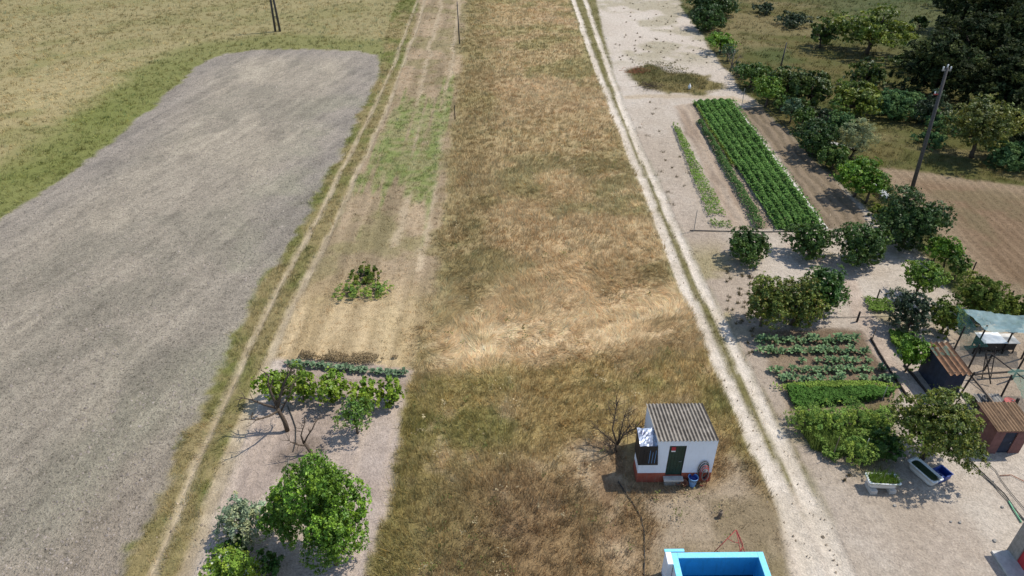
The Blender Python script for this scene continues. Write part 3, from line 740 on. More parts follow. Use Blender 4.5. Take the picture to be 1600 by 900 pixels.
def mat_corr(name, period, hi, lo, axis=0, off=0.0):
    """fibre-cement sheet: dirt has settled in the valleys"""
    m, t, N, L, B = new_mat(name)
    tc = N.new('ShaderNodeTexCoord'); sp = N.new('ShaderNodeSeparateXYZ'); L.new(tc.outputs['Object'], sp.inputs[0])
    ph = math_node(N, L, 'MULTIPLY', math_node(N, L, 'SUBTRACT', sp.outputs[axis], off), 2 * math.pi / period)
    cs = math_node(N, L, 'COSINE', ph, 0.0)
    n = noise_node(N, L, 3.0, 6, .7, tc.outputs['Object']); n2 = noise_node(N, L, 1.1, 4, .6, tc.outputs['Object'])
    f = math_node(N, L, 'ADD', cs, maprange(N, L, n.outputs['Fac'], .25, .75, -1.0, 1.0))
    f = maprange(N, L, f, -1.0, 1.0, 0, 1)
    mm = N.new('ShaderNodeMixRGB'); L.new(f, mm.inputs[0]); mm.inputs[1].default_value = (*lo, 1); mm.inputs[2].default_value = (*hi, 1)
    m2 = N.new('ShaderNodeMixRGB'); m2.blend_type = 'MULTIPLY'; m2.inputs[0].default_value = 1
    g = N.new('ShaderNodeCombineXYZ'); w = maprange(N, L, n2.outputs['Fac'], .3, .7, .75, 1.12)
    for i in range(3): L.new(w, g.inputs[i])
    L.new(mm.outputs[0], m2.inputs[1]); L.new(g.outputs[0], m2.inputs[2]); L.new(m2.outputs[0], B.inputs['Base Color'])
    B.inputs['Roughness'].default_value = .9; B.inputs['Specular IOR Level'].default_value = .15
    return m
def build_shed():
    a = P(1018, 752.5); b = P(1108.5, 752.5); X1 = b[0] - a[0]; D = 2.75; zf = 2.86; zb = 2.42; X0 = P(994, 752.5)[0] - a[0]
    s = thing('whitewashed_shed', (a[0], a[1], 0), 'whitewashed shed with corrugated grey roof, green door and red band beside the dirt road', 'shed')
    def wallquad(mb, x0, x1, y0, y1, z0, z1a, z1b): mb.hexa([(x0, y0, z0), (x1, y0, z0), (x1, y1, z0), (x0, y1, z0), (x0, y0, z1a), (x1, y0, z1a), (x1, y1, z1b), (x0, y1, z1b)])
    dx0 = P(1034, 744)[0] - a[0] + .03; dx1 = dx0 + .80; dz0 = .40; dz1 = 2.46; band = .62; T = .18
    mb = MB()      # front wall in pieces round the door opening, above the band
    mb.box(0, dx0, 0, T, band, zf - .04); mb.box(dx1, X1, 0, T, band, zf - .04); mb.box(dx0, dx1, 0, T, dz1, zf - .04)
    wallquad(mb, 0, T, T, D - T, band, zf - .07, zb - .03); wallquad(mb, X1 - T, X1, T, D - T, band, zf - .07, zb - .03)
    mb.box(0, X1, D - T, D, band, zb - .05)
    mb.build('wall', 'white', s)
    mb = MB(); e = .004
    mb.box(-e, dx0, -e, T, -.1, band); mb.box(dx1, X1 + e, -e, T, -.1, band); mb.box(dx0, dx1, 0.0, T, -.1, dz0)
    mb.box(-e, T, T, D, -.1, band); mb.box(X1 - T, X1 + e, T, D, -.1, band); mb.box(T, X1 - T, D - T, D + e, -.1, band)
    mb.build('plinth_band', 'redband', s)
    d = MB().box(dx0 + .03, dx1 - .03, .07, .12, dz0 + .02, dz1 - .03)
    for i in range(5): d.box(dx0 + .05 + i * .15, dx0 + .15 + i * .15 + .025, .055, .07, dz0 + .06, dz1 - .07)
    door = d.build('door', 'dgreen', s)
    MB().tube([(dx1 - .12, .055, 1.38), (dx1 - .12, .01, 1.38), (dx1 - .24, .01, 1.38)], .014, 6).build('handle', 'grey', door)
    MB().box(dx0 + .12, dx0 + .32, .040, .052, dz1 - .36, dz1 - .12).build('notice', 'red', door)
    MB().box(dx0 + .12, dx0 + .32, .036, .052, dz1 - .44, dz1 - .365).build('notice_strip', 'whiteplast', door)
    MB().box(dx0, dx0 + .03, .02, .14, dz0, dz1).box(dx1 - .03, dx1, .02, .14, dz0, dz1).box(dx0 + .03, dx1 - .03, .02, .14, dz1 - .03, dz1).build('door_frame', 'wood_dark', s)
    MB().box(dx0 - .08, dx1 + .06, -.28, .0, .30, .40).build('step', 'conc_light', s, bevel=.01)
    MB().box(dx0 - .02, dx1, -.22, -.005, -.1, .298).build('step_base', 'grey', s)
    # roof of four overlapping sheets
    per = .177; span = X1 + .12; nsh = 4; mcor = mat_corr('fibre_cement', per, (.38, .335, .28), (.085, .072, .06))
    yf, yb = -.12, D + .12; slope = (zb - zf) / D
    for i in range(nsh):
        ox = -.05 + i * 4 * per; mb = MB()
        corr_sheet(mb, (ox, yf, zf + .03 - slope * .12 + (.008 if i % 2 else 0)), (1, 0, 0), (0, yb - yf, slope * (yb - yf)), 4, per, .030, 2)
        o = mb.build('roof_sheet', None, s, True); o.data.materials.clear()
        mm = mcor; o.data.materials.append(mm)
    # low annex on the left under a dark cover
    ax0 = X0; ad = .95; ah = 1.02
    MB().box(ax0, -.006, 0, ad, band, ah + .35).build('annex_wall', 'white', s)
    MB().box(ax0 - e, -.006, -e, ad + e, -.1, band - .002).build('annex_band', 'redband', s)
    z0 = 1.28; z1 = 2.52
    mb = MB(); mb.hexa([(ax0 - .06, -.10, z0), (.14, -.10, z0), (.14, -.008, z0), (ax0 - .06, -.008, z0), (ax0 - .06, -.05, z1), (.02, -.05, z1), (.02, -.008, z1), (ax0 - .06, -.008, z1)])
    cov = mb.build('front_cover', 'black', s)
    for i in range(5):
        xx = ax0 + .16 + i * .135; MB().tube([(xx, -.11, z0 + .15), (xx + .015, -.075, z1 - .28 - .12 * (i % 2))], .012, 5).build('slat', 'bluel' if i in (2, 3, 4) else 'black', cov)
    MB().box(ax0 - .06, ax0 - .008, -.006, ad, z0, z1 - .02).build('side_cover', 'black', s)
    V = []; F = []; nx, ny = 9, 9      # crumpled silver sheet on top
    rs = np.random.default_rng(3)
    for th in (0, -.01):
        for j in range(ny):
            for i in range(nx):
                V.append((ax0 - .08 + (.06 - ax0) * i / (nx - 1), -.08 + (ad + .1) * j / (ny - 1), z1 + .03 + .12 * j / (ny - 1) + rs.uniform(-.03, .04) * (th == 0) + th - (.02 if th else 0)))
    for s0 in (0, nx * ny):
        for j in range(ny - 1):
            for i in range(nx - 1): F.append((s0 + j * nx + i, s0 + j * nx + i + 1, s0 + (j + 1) * nx + i + 1, s0 + (j + 1) * nx + i))
    MB().add(V, F).build('silver_cover', 'foil', s)
    # things along the front wall
    q = P(1081, 757)
    t = thing('blue_bucket', (q[0], q[1], 0), 'blue plastic bucket standing against the shed wall below the hose coil', 'bucket')
    MB().lathe([(.16, -.03), (.20, .3), (.235, .52), (.25, .525), (.25, .55), (.225, .55), (.19, .3), (.15, .06), (.001, .06)], 20).build('body', 'bluel', t, True)
    MB().lathe([(.19, .36), (.215, .5), (.216, .5), (.191, .36), (.001, .36)], 20).build('lining', 'bluep', t, True)
    MB().tube([(-.24, 0, .5), (-.2, -.16, .42), (0, -.24, .38), (.2, -.16, .42), (.24, 0, .5)], .008, 5).build('handle', 'grey', t)
    q = P(1067, 757)
    t = thing('clay_pots', (q[0], q[1], 0), 'heap of broken terracotta pots at the foot of the shed wall', 'pots')
    for i, (px_, py_, r, tl) in enumerate(((0, 0, .15, .3), (.2, .06, .13, .9), (-.16, .1, .14, -.6), (.05, -.16, .11, 1.2))):
        o = MB().lathe([(r * .6, 0), (r, r * 1.5), (r * 1.12, r * 1.5), (r * 1.12, r * 1.75), (r * .95, r * 1.75), (r * .55, .03), (.001, .03)], 14).build('pot', 'terra', t, True)
        o.location = (px_, py_, .02); o.rotation_euler = (tl, tl * .5, i)
    q = a + np.array([X1 - .45, -.06, 0])
    t = thing('hose_coil', (q[0], q[1], 0), 'coiled dark and red hoses hung on the right of the shed front', 'hose')
    for i, (mname, rr) in enumerate((('hose_grey', .30), ('hose_black', .27), ('redtube', .24), ('redtube', .21), ('hose_grey', .18))):
        pts = [(rr * .85 * math.cos(u_) + .02 * i, -.02 - .045 * i, .92 + rr * 1.9 * math.sin(u_) - .05 * i) for u_ in np.linspace(0, 2 * math.pi, 25)]
        MB().tube(pts, .024, 6).build('loop', mname, t, True)
    MB().tube([(.2, -.06, .55), (.28, -.1, .25), (.22, -.18, .02), (.02, -.25, .01), (-.1, -.2, .02)], .022, 6).build('loose_end', 'redtube', t, True)
    MB().tube([(0, .05, 1.42), (0, -.12, 1.42), (0, -.12, 1.47)], .012, 5).build('hook', 'grey', t)
    return a, X1
SH, SHX = build_shed()

# ------------------------------------------------------------------ blue tank and the things round the shed
def build_tank():
    h = 1.35
    a = P(1049, 864, h); b = P(1192, 864, h); W = b[0] - a[0]; L = 3.2; w = .22
    t = thing('water_tank', (a[0], a[1], 0), 'open rectangular water tank, bright blue inside with pale outer walls', 'tank')
    MB().box(0, w, -L + w, -w, -.1, h - .06).box(W - w, W, -L + w, -w, -.1, h - .06).box(0, W, -w, 0, -.1, h - .06).box(0, W, -L, -L + w, -.1, h - .06).build('wall', 'white', t)
    e = .012
    MB().box(w, w + e, -L + w, -w, -.3, h - .07).box(W - w - e, W - w, -L + w, -w, -.3, h - .07).box(w + e, W - w - e, -w - e, -w, -.3, h - .07).box(w + e, W - w - e, -L + w, -L + w + e, -.3, h - .07).build('lining', 'poolblue', t)
    MB().box(-.02, w + .02, -L - .02, .02, h - .06, h).box(W - w - .02, W + .02, -L - .02, .02, h - .06, h).box(w + .02, W - w - .02, -w - .02, .02, h - .06, h).box(w + .02, W - w - .02, -L - .02, -L + w + .02, h - .06, h).build('rim', 'poolrim', t, bevel=.012)
    MB().box(w + e + .002, W - w - e - .002, -L + w + e + .002, -w - e - .002, -.28, .10).build('water', 'pooldark', t)
    mb = MB().box(-.26, -.022, -.55, .06, -.1, h + .04); mb.build('corner_pillar', 'white', t, bevel=.02)
    MB().box(-.28, .55, -.02 + .045, .16, h + .005, h + .06).build('pillar_cap', 'poolrim', t, bevel=.01)
M['poolrim'] = mat_plain('pale_blue_rim', (.20, .60, .80), .6, .10, 3, .3, dirt=(.42, .52, .54))
build_tank()
def build_rack():
    h = 1.15; a = P(1150, 828, h)
    t = thing('red_trestle', (a[0], a[1], 0), 'rusty red tube trestle standing behind the blue tank', 'trestle')
    def leg(q, r=.02): MB().tube([(0, 0, h), q], r, 6).build('leg', 'redtube', t, True)
    leg((-1.15, -.55, -.03)); leg((.55, -.75, -.03)); leg((.28, -.95, -.03))
    MB().tube([(.03, -.02, h), (.30, -.35, .62), (.12, -.75, .04)], .018, 6).build('brace', 'redtube', t, True)
    MB().tube([(-.35, -.17, .80), (-.1, -.25, .66), (.2, -.3, .64)], .016, 6).build('brace', 'redtube', t, True)
    MB().tube([(.3, -.4, .55), (.05, -.6, .3), (-.25, -.68, .1)], .016, 6).build('brace', 'redtube', t, True)
build_rack()
def build_shed_bits():
    q = P(1124, 808)
    t = thing('wooden_stump', (q[0], q[1], 0), 'short weathered wooden post stub in the yard between shed and tank', 'stump')
    MB().tube([(0, 0, -.1), (.01, 0, .15), (.03, .02, .34), (.02, .03, .36)], [.10, .095, .085, .06], 9).build('post', 'wood', t)
    MB().tube([(.02, .03, .355), (.06, .03, .44), (.09, .02, .49)], [.04, .03, .012], 6).build('splinter', 'wood', t)
    q = P(1108, 776)
    rs = np.random.default_rng(5); V, F, C = crown([(0, 0, .08, .14, .12, .07), (.1, .05, .06, .1, .09, .06)], 60, .16, (.6, .6, .58), rs, .05, .8, .1)
    o = link('plastic_bag', np_mesh('plastic_bag', V, F, C), 'leaf_soft'); o.location = (q[0], q[1], 0); tag(o, 'crumpled white plastic bag lying on the earth in front of the shed', 'bag')
    pts = [P(x, y, .03) for x, y in ((966, 752), (975, 766), (990, 788), (1002, 808), (1007, 835), (1007, 870), (1006, 905), (1000, 950))]
    MB().tube(pts, .028, 6).build('black_hose', 'hose_black', None, True)
    tag(bpy.data.objects['black_hose'], 'long black hose curving over the dry grass from shed to frame bottom', 'hose')
build_shed_bits()

# ------------------------------------------------------------------ bare trees
def bare(name, bx, by, limbs, label, r0=.12, twigs=3, mat='bark_grey', cat='tree', seed=1, twl=.5, sc=1.0):
    """limbs: list of polylines in metres round the base; twigs fork off their outer halves"""
    q = P(bx, by); rs = np.random.default_rng(seed)
    t = thing(name, (q[0], q[1], -.03), label, cat)
    for k, (pts, ra, rb) in enumerate(limbs):
        mb = MB(); n = len(pts)
        pp = [np.array(p, float) * sc + (rs.normal(0, .03, 3) if 0 < i else 0) for i, p in enumerate(pts)]
        mb.tube(pp, [ra + (rb - ra) * i / (n - 1) for i in range(n)], 7 if k == 0 else 6)
        if k > 0:
            for i in range(max(1, n // 2), n):
                for j in range(twigs):
                    d = pp[i] - pp[i - 1]; L = np.linalg.norm(d) + 1e-6
                    e = d / L * .5 + rs.normal(0, .55, 3); e[2] += .25; e /= np.linalg.norm(e)
                    l = twl * rs.uniform(.5, 1.2); m_ = pp[i] - d * rs.random() * .7
                    e2 = e + rs.normal(0, .35, 3)
                    mid_ = m_ + e * l * .55
                    mb.tube([m_, mid_, mid_ + e2 * l * .5], [rb * .9 + .004, rb * .6 + .003, .003], 4, False)
                    mb.tube([mid_, mid_ + (e + rs.normal(0, .6, 3)) * l * .4], [rb * .5 + .003, .003], 4, False)
        mb.build('trunk' if k == 0 else 'limb', mat, t, True)
    return t
bare('bare_tree', 449, 672, [
    ([(0, 0, -.1), (-.05, .02, .5), (-.14, .05, 1.0), (-.2, .08, 1.35)], .13, .09),
    ([(-.2, .08, 1.3), (-.42, .2, 1.7), (-.42, .3, 2.2), (-.36, .4, 2.7)], .09, .03),
    ([(-.18, .05, 1.25), (-.02, .15, 1.7), (.12, .3, 2.2), (.42, .4, 2.6), (.62, .45, 2.75)], .085, .025),
    ([(-.22, .05, 1.2), (-.7, .0, 1.4), (-1.1, .05, 1.62), (-1.55, .1, 1.72)], .075, .02),
    ([(-.15, .0, 1.1), (-.35, -.5, 1.3), (-.7, -.9, 1.5), (-1.0, -1.2, 1.8)], .065, .02),
    ([(-.1, .05, 1.0), (.3, .5, 1.6), (.5, .8, 2.2)], .05, .015)],
    'leafless grey tree with upswept limbs in front of the left vines', twigs=4, seed=3, twl=.7, mat='bark', sc=1.3)
bare('bare_tree', 490, 711, [
    ([(0, 0, -.1), (-.12, .05, .3), (-.32, .08, .62)], .10, .07),
    ([(-.32, .08, .6), (-.36, .15, 1.0), (-.3, .2, 1.35), (-.12, .25, 1.6)], .05, .015),
    ([(-.32, .08, .6), (-.12, .2, .9), (.1, .3, 1.2), (.25, .4, 1.55)], .05, .015),
    ([(-.25, .05, .5), (-.55, -.1, .8), (-.8, -.2, 1.1)], .04, .012)],
    'small leafless leaning tree just above the big green tree', twigs=5, seed=5, twl=.5, mat='bark', sc=1.25)
bare('bare_shrub', 962, 706, [
    ([(0, 0, -.1), (.03, .03, .3), (.05, .05, .5)], .10, .08),
    ([(.05, .05, .45), (.35, .3, .8), (.75, .5, 1.05), (1.25, .6, 1.1)], .06, .015),
    ([(.05, .05, .45), (.3, .6, 1.0), (.5, 1.1, 1.5)], .055, .015),
    ([(.05, .05, .45), (-.1, .5, 1.1), (-.1, .8, 1.9), (0, 1.0, 2.4)], .055, .015),
    ([(.05, .05, .45), (-.5, .3, .9), (-1.0, .5, 1.3)], .05, .012),
    ([(.05, .05, .45), (-.4, -.2, .8), (-.8, -.4, 1.0)], .045, .012),
    ([(.05, .05, .5), (.4, .1, 1.2), (.75, .3, 1.8)], .045, .012)],
    'leafless spreading thorny tree beside the left wall of the shed', twigs=12, mat='bark', seed=8, twl=.75)
bare('bare_shrub', 1143, 106, [
    ([(0, 0, -.1), (0, 0, .4)], .12, .10),
    ([(0, 0, .35), (.5, .1, .9), (.9, .2, 1.5)], .07, .02), ([(0, 0, .35), (-.4, 0, 1.0), (-.7, 0, 1.7)], .07, .02), ([(0, 0, .35), (.1, .3, 1.2), (.2, .5, 2.0)], .07, .02)],
    'pale grey bare shrub in the far tree row by the sandy field', twigs=6, seed=9, twl=.7)

# ------------------------------------------------------------------ trees and shrubs
TL = [
 # left garden
 ('leafy_tree', 506, 880, 134, 702, 'big', 'large bright green leafy tree in the left sandy garden', None, 'tree'),
 ('leafy_tree', 442, 846, 72, 748, 'big', 'smaller bright tree crowding the left side of the large garden tree', None, 'tree'),
 ('grape_vine', 427, 625, 48, 575, 'vine', 'leftmost grape vine of the row, next to the wheel track', 'vines in the left garden', 'vine'),
 ('grape_vine', 470, 625, 46, 579, 'vine', 'second grape vine from the left, behind the leafless tree', 'vines in the left garden', 'vine'),
 ('grape_vine', 517, 627, 58, 582, 'vine', 'middle grape vine of the row, round and bright', 'vines in the left garden', 'vine'),
 ('grape_vine', 566, 638, 54, 594, 'vine', 'fourth grape vine, just behind the sparse young tree', 'vines in the left garden', 'vine'),
 ('grape_vine', 606, 633, 40, 596, 'vine', 'rightmost and smallest grape vine of the row', 'vines in the left garden', 'vine'),
 ('young_tree', 554, 677, 58, 622, 'sparse', 'sparse young tree in front of the grape vines', None, 'tree'),
 ('silvery_shrub', 376, 836, 72, 776, 'silver', 'silvery green shrub left of the large garden tree', None, 'shrub'),
 ('leafy_shrub', 364, 868, 52, 838, 'round', 'low dark green shrub below the silvery one', None, 'shrub'),
 ('flowering_shrub', 364, 925, 78, 866, 'flower', 'pale yellow green shrub with white blossom at the bottom edge', None, 'shrub'),
 ('leafy_shrub', 418, 900, 44, 864, 'round', 'dark shrub right of the pale flowering one at the bottom edge', None, 'shrub'),
 ('weed_bush', 1258, 668, 54, 638, 'weed', 'leftmost feathery bush in the tall weeds by the road', 'bushes in the tall weeds', 'bush'),
 ('weed_bush', 1302, 674, 54, 640, 'weed', 'second feathery bush from the road in the tall weeds', 'bushes in the tall weeds', 'bush'),
 ('weed_bush', 1340, 668, 46, 638, 'weed', 'pale round bush in the middle of the tall weeds', 'bushes in the tall weeds', 'bush'),
 ('weed_bush', 1376, 674, 46, 642, 'weed', 'feathery bush in the tall weeds beside the big yard tree', 'bushes in the tall weeds', 'bush'),
 ('weed_bush', 1336, 718, 44, 690, 'weed', 'bright bush in the tall weeds above the planted bathtub', 'bushes in the tall weeds', 'bush'),
 ('weed_bush', 1388, 712, 46, 682, 'round', 'dark bush in the shade behind the two bathtubs', 'bushes in the tall weeds', 'bush'),
 # weeds in the stubble
 ('weed_shrub', 572, 436, 44, 422, 'shrub', 'lighter low bush on the straw strip, upper of three', 'low bushes on the straw strip', 'bush'),
 ('weed_shrub', 548, 462, 46, 449, 'weed', 'loose low bush on the straw strip, lower left of three', 'low bushes on the straw strip', 'bush'),
 ('weed_shrub', 590, 458, 44, 446, 'weed', 'loose low bush on the straw strip, lower right of three', 'low bushes on the straw strip', 'bush'),
 # citrus in the yard
 ('citrus_tree', 1171, 404, 68, 360, 'citrus', 'leftmost round citrus tree below the garden beds', 'citrus trees below the garden beds', 'tree'),
 ('citrus_tree', 1268, 402, 64, 352, 'citrus', 'middle round citrus tree below the green crop', 'citrus trees below the garden beds', 'tree'),
 ('citrus_tree', 1352, 410, 82, 347, 'citrus', 'wide citrus tree, third from the road below the beds', 'citrus trees below the garden beds', 'tree'),
 ('citrus_tree', 1423, 384, 100, 308, 'citrus_dark', 'largest dark citrus tree at the foot of the utility pole', None, 'tree'),
 ('orange_tree', 1197, 508, 66, 436, 'olive_brown', 'olive green tree beside the road, left of a cluster of three', None, 'tree'),
 ('orange_tree', 1246, 506, 80, 432, 'olive_brown', 'brownish tree in the middle of the cluster by the kale rows', None, 'tree'),
 ('round_tree', 1292, 486, 66, 418, 'round', 'green round tree on the right of the cluster by the kale rows', None, 'tree'),
 ('small_tree', 1443, 463, 60, 414, 'light', 'light green umbrella shaped small tree alone in the yard', None, 'tree'),
 ('dark_shrub', 1428, 515, 66, 456, 'shrub_dark', 'dark grey green shrub below the light umbrella shaped tree', None, 'shrub'),
 ('green_shrub', 1482, 520, 50, 470, 'shrub', 'yellow green shrub left of the shade netting', None, 'shrub'),
 ('green_shrub', 1536, 496, 78, 432, 'shrub', 'broad olive shrub behind the shade netting', None, 'shrub'),
 ('green_shrub', 1592, 500, 52, 468, 'shrub', 'bright shrub at the right edge behind the netting', None, 'shrub'),
 ('row_tree', 1468, 408, 35, 374, 'fruit_bright', 'upper of three small bright trees edging the brown field', 'small trees edging the brown field', 'tree'),
 ('row_tree', 1484, 424, 42, 378, 'fruit_bright', 'middle of three small bright trees edging the brown field', 'small trees edging the brown field', 'tree'),
 ('row_tree', 1500, 438, 31, 402, 'fruit', 'lowest and thinnest of three small trees edging the brown field', 'small trees edging the brown field', 'tree'),
 ('slender_tree', 1428, 580, 40, 534, 'fruit_bright', 'slender light green tree between garden path and blue hut', None, 'tree'),
 ('yard_tree', 1466, 716, 146, 628, 'yardtree', 'large spreading tree beside the bathtub in the sandy yard', None, 'tree'),
 # row along the beds
 ('row_tree', 1112, 22, 71, -22, 'citrus_dark', 'furthest dark tree at the top of the row along the sandy field', 'trees in the row along the beds', 'tree'),
 ('row_tree', 1106, 46, 52, 8, 'citrus_dark', 'dark round tree second from the top of the row', 'trees in the row along the beds', 'tree'),
 ('row_tree', 1128, 82, 45, 51, 'fruit_bright', 'light green tree below the dark pair at the row top', 'trees in the row along the beds', 'tree'),
 ('row_tree', 1139, 96, 24, 72, 'bluish', 'small blue green tree next to the bare grey shrub', 'trees in the row along the beds', 'tree'),
 ('row_tree', 1176, 136, 54, 96, 'fruit', 'green tree at the corner of the far cross path', 'trees in the row along the beds', 'tree'),
 ('row_tree', 1202, 166, 52, 122, 'light', 'light green tree with clear trunk beside the brown bed top', 'trees in the row along the beds', 'tree'),
 ('row_tree', 1222, 176, 24, 150, 'fruit', 'tiny dark tree between the light and blue green ones', 'trees in the row along the beds', 'tree'),
 ('row_tree', 1239, 191, 31, 155, 'bluish', 'thin blue green tree in front of the dark thicket', 'trees in the row along the beds', 'tree'),
 ('row_tree', 1256, 203, 33, 166, 'fruit', 'narrow green tree below the blue green one', 'trees in the row along the beds', 'tree'),
 ('row_tree', 1278, 240, 64, 186, 'citrus_dark', 'big dark dense tree halfway down the row', 'trees in the row along the beds', 'tree'),
 ('row_tree', 1306, 263, 42, 228, 'fruit', 'open dark tree right below the dense one', 'trees in the row along the beds', 'tree'),
 ('row_tree', 1319, 276, 26, 248, 'fruit', 'tiny tree squeezed above the bright pair', 'trees in the row along the beds', 'tree'),
 ('row_tree', 1344, 307, 61, 252, 'fruit_bright', 'bright yellow green tree, upper of a pair by white pipes', 'trees in the row along the beds', 'tree'),
 ('row_tree', 1362, 317, 54, 268, 'fruit_bright', 'bright tree, lower of the pair by the white pipes', 'trees in the row along the beds', 'tree'),
 ('row_shrub', 1374, 340, 30, 322, 'shrub', 'low green bush at the lower end of the row', None, 'bush'),
 ('thicket_tree', 1232, 154, 68, 104, 'oak', 'left dark tree of the thicket behind the row', None, 'tree'),
 ('thicket_tree', 1270, 168, 72, 108, 'oak', 'right dark tree of the thicket behind the row', None, 'tree'),
 ('row_bush', 1160, 120, 34, 98, 'shrub_dark', 'low bush above the cross path corner', None, 'bush'),
 ('row_bush', 1292, 262, 30, 238, 'fruit', 'low bush between the dense dark tree and the open one', None, 'bush'),
 ('row_bush', 1390, 352, 34, 328, 'shrub', 'green bush between the row and the largest citrus', None, 'bush'),
 ('meadow_bush', 1310, 205, 44, 180, 'bramble', 'dull green bush left of the pale feathery shrub', None, 'bush'),
 ('meadow_bush', 1238, 40, 50, 20, 'shrub_dark', 'dull flat bush in the far meadow left of the broad oak', None, 'bush'),
 ('meadow_bush', 1420, 108, 60, 82, 'oak', 'dark bush between the broad oak and the wood', None, 'bush'),
 ('meadow_bush', 1455, 226, 40, 210, 'bramble', 'low bush in the grass right of the pole', None, 'bush'),
 ('meadow_bush', 1280, 190, 50, 165, 'shrub_dark', 'flat dull bush between the row and the yellow topped tree', None, 'bush'),
 # meadow and wood
 ('oak_tree', 1365, 84, 120, 12, 'oak_light', 'broad light crowned oak in the upper meadow', None, 'tree'),
 ('oak_tree', 1286, 74, 50, 28, 'oak', 'dark tree touching the left side of the broad oak', None, 'tree'),
 ('oak_tree', 1356, 140, 62, 92, 'oak', 'medium dark tree below the broad oak', None, 'tree'),
 ('oak_tree', 1336, 184, 82, 128, 'oak_light', 'yellow topped tree behind the pale reeds', None, 'tree'),
 ('meadow_shrub', 1404, 182, 76, 140, 'bramble', 'blue green bushy mass left of the utility pole', None, 'shrub'),
 ('meadow_shrub', 1448, 190, 46, 152, 'shrub_dark', 'dark shrub right behind the utility pole', None, 'shrub'),
 ('oak_tree', 1540, 246, 112, 146, 'oak_yellow', 'yellowish open oak at the right in front of the wood', None, 'tree'),
 ('bramble', 1590, 258, 84, 230, 'bramble', 'pale green bramble right of the yellowish oak', None, 'bush'),
 ('bramble', 1478, 200, 60, 178, 'bramble', 'green bramble left of the yellowish oak', None, 'bush'),
 ('wood_tree', 1476, 150, 118, 46, 'wood', 'dark wood tree, leftmost, behind the pole tip', 'dark wood at the upper right', 'tree'),
 ('wood_tree', 1578, 172, 150, 62, 'wood', 'dark wood tree rising behind the yellowish oak', 'dark wood at the upper right', 'tree'),
 ('wood_tree', 1536, 118, 130, 8, 'wood', 'dark wood tree in the middle of the upper right', 'dark wood at the upper right', 'tree'),
 ('wood_tree', 1618, 118, 140, -10, 'wood', 'dark wood tree cut by the right edge', 'dark wood at the upper right', 'tree'),
 ('wood_tree', 1590, 60, 150, -60, 'wood', 'dark wood tree at the top right corner', 'dark wood at the upper right', 'tree'),
 ('wood_tree', 1512, 50, 90, -40, 'wood', 'dark wood tree at the top edge, left of the corner', 'dark wood at the upper right', 'tree'),
 ('wood_tree', 1650, 230, 130, 130, 'wood', 'dark wood tree beyond the right edge by the bramble', 'dark wood at the upper right', 'tree'),
 ('wood_shrub', 1438, 48, 28, 26, 'oak', 'small round dark bush right of the broad oak', None, 'bush'),
 ('wood_shrub', 1196, 22, 34, 2, 'shrub_dark', 'dull bush in the far meadow beyond the row top', None, 'bush'),
 ('wood_shrub', 1486, 12, 60, -14, 'oak', 'dark bush at the top edge left of the wood', None, 'bush'),
]
for (nm, bx, by, w, ty, kd, lb, gr, ct) in TL:
    tree(nm, bx, by, w, ty, kd, lb, gr, ct)

# pale feathery shrub
tree('pale_shrub', 1338, 246, 58, 182, 'pale', 'pale feathery shrub behind the tree row', None, 'shrub')

# ------------------------------------------------------------------ crops
def rosettes(seed, R, h, n, col, wid=.42):
    rs = np.random.default_rng(seed); V = []; F = []; C = []
    for i in range(n):
        a = i * 2.4 + rs.normal(0, .3); el = rs.uniform(.2, 1.2); l = R * rs.uniform(.7, 1.2); w = l * wid * rs.uniform(.8, 1.2)
        d = np.array([math.cos(a), math.sin(a)]); s = np.array([-d[1], d[0]])
        z0 = h * rs.uniform(.1, .5); z1 = z0 + h * .75 * math.sin(el); z2 = z1 - h * .12 * rs.random()
        r1 = l * .55 * math.cos(el * .6); r2 = l * math.cos(el * .7)
        b = len(V)
        for (r, z, ww, cup) in ((.02, z0 * .5, .03, 0), (r1, z1, w * .5, .03), (r2, z2, w * .3, .02)):
            p = d * r
            V += [(*(p - s * ww), z + cup), (*p, z - .0), (*(p + s * ww), z + cup)]
        for j in (0, 1):
            for k in (0, 1): F.append((b + j * 3 + k, b + j * 3 + k + 1, b + (j + 1) * 3 + k + 1, b + (j + 1) * 3 + k))
        C += [np.array(col) * rs.lognormal(0, .22)] * 9
    return np_mesh('kale_plant', V, F, np.array(C))
ORD = 'first second third fourth fifth sixth seventh eighth ninth tenth eleventh twelfth thirteenth fourteenth fifteenth sixteenth seventeenth eighteenth nineteenth twentieth twenty-first twenty-second twenty-third twenty-fourth twenty-fifth twenty-sixth twenty-seventh'.split()
def plant_row(name, meshes, pts, label, group, cat, smin=.75, smax=1.2, mat='leaf_soft'):
    for i, (x, y) in enumerate(pts):
        q = P(x, y); o = bpy.data.objects.new(name, meshes[i % len(meshes)]); COL.objects.link(o)
        o.location = (q[0] + rng.normal(0, .05), q[1] + rng.normal(0, .07), -.02); s = rng.uniform(smin, smax); o.scale = (s, s, s * rng.uniform(.85, 1.15)); o.rotation_euler = (0, 0, rng.uniform(0, 6.28))
        tag(o, '%s %s' % (ORD[i], label), cat, group)
km = [rosettes(i, .30, .38, 14, A(112, 138, 96, .95)) for i in range(4)] + [rosettes(9, .25, .32, 12, A(104, 126, 88, .95))]
for m_ in km: m_.materials.append(M['leaf_soft'])
def xs_(*spans, st=9.0):
    out = []
    for a, b in spans:
        k = max(1, int(round((b - a) / st)) + 1); out += list(np.linspace(a, b, k))
    return out
gk = 'kale plants in the right vegetable garden'
plant_row('kale_plant', km, [(x, 534 + .0 * x) for x in xs_((1186, 1262), (1268, 1336), st=8.5)], 'kale plant from the road in the furthest row by the tree cluster', gk, 'plant', .95, 1.35)
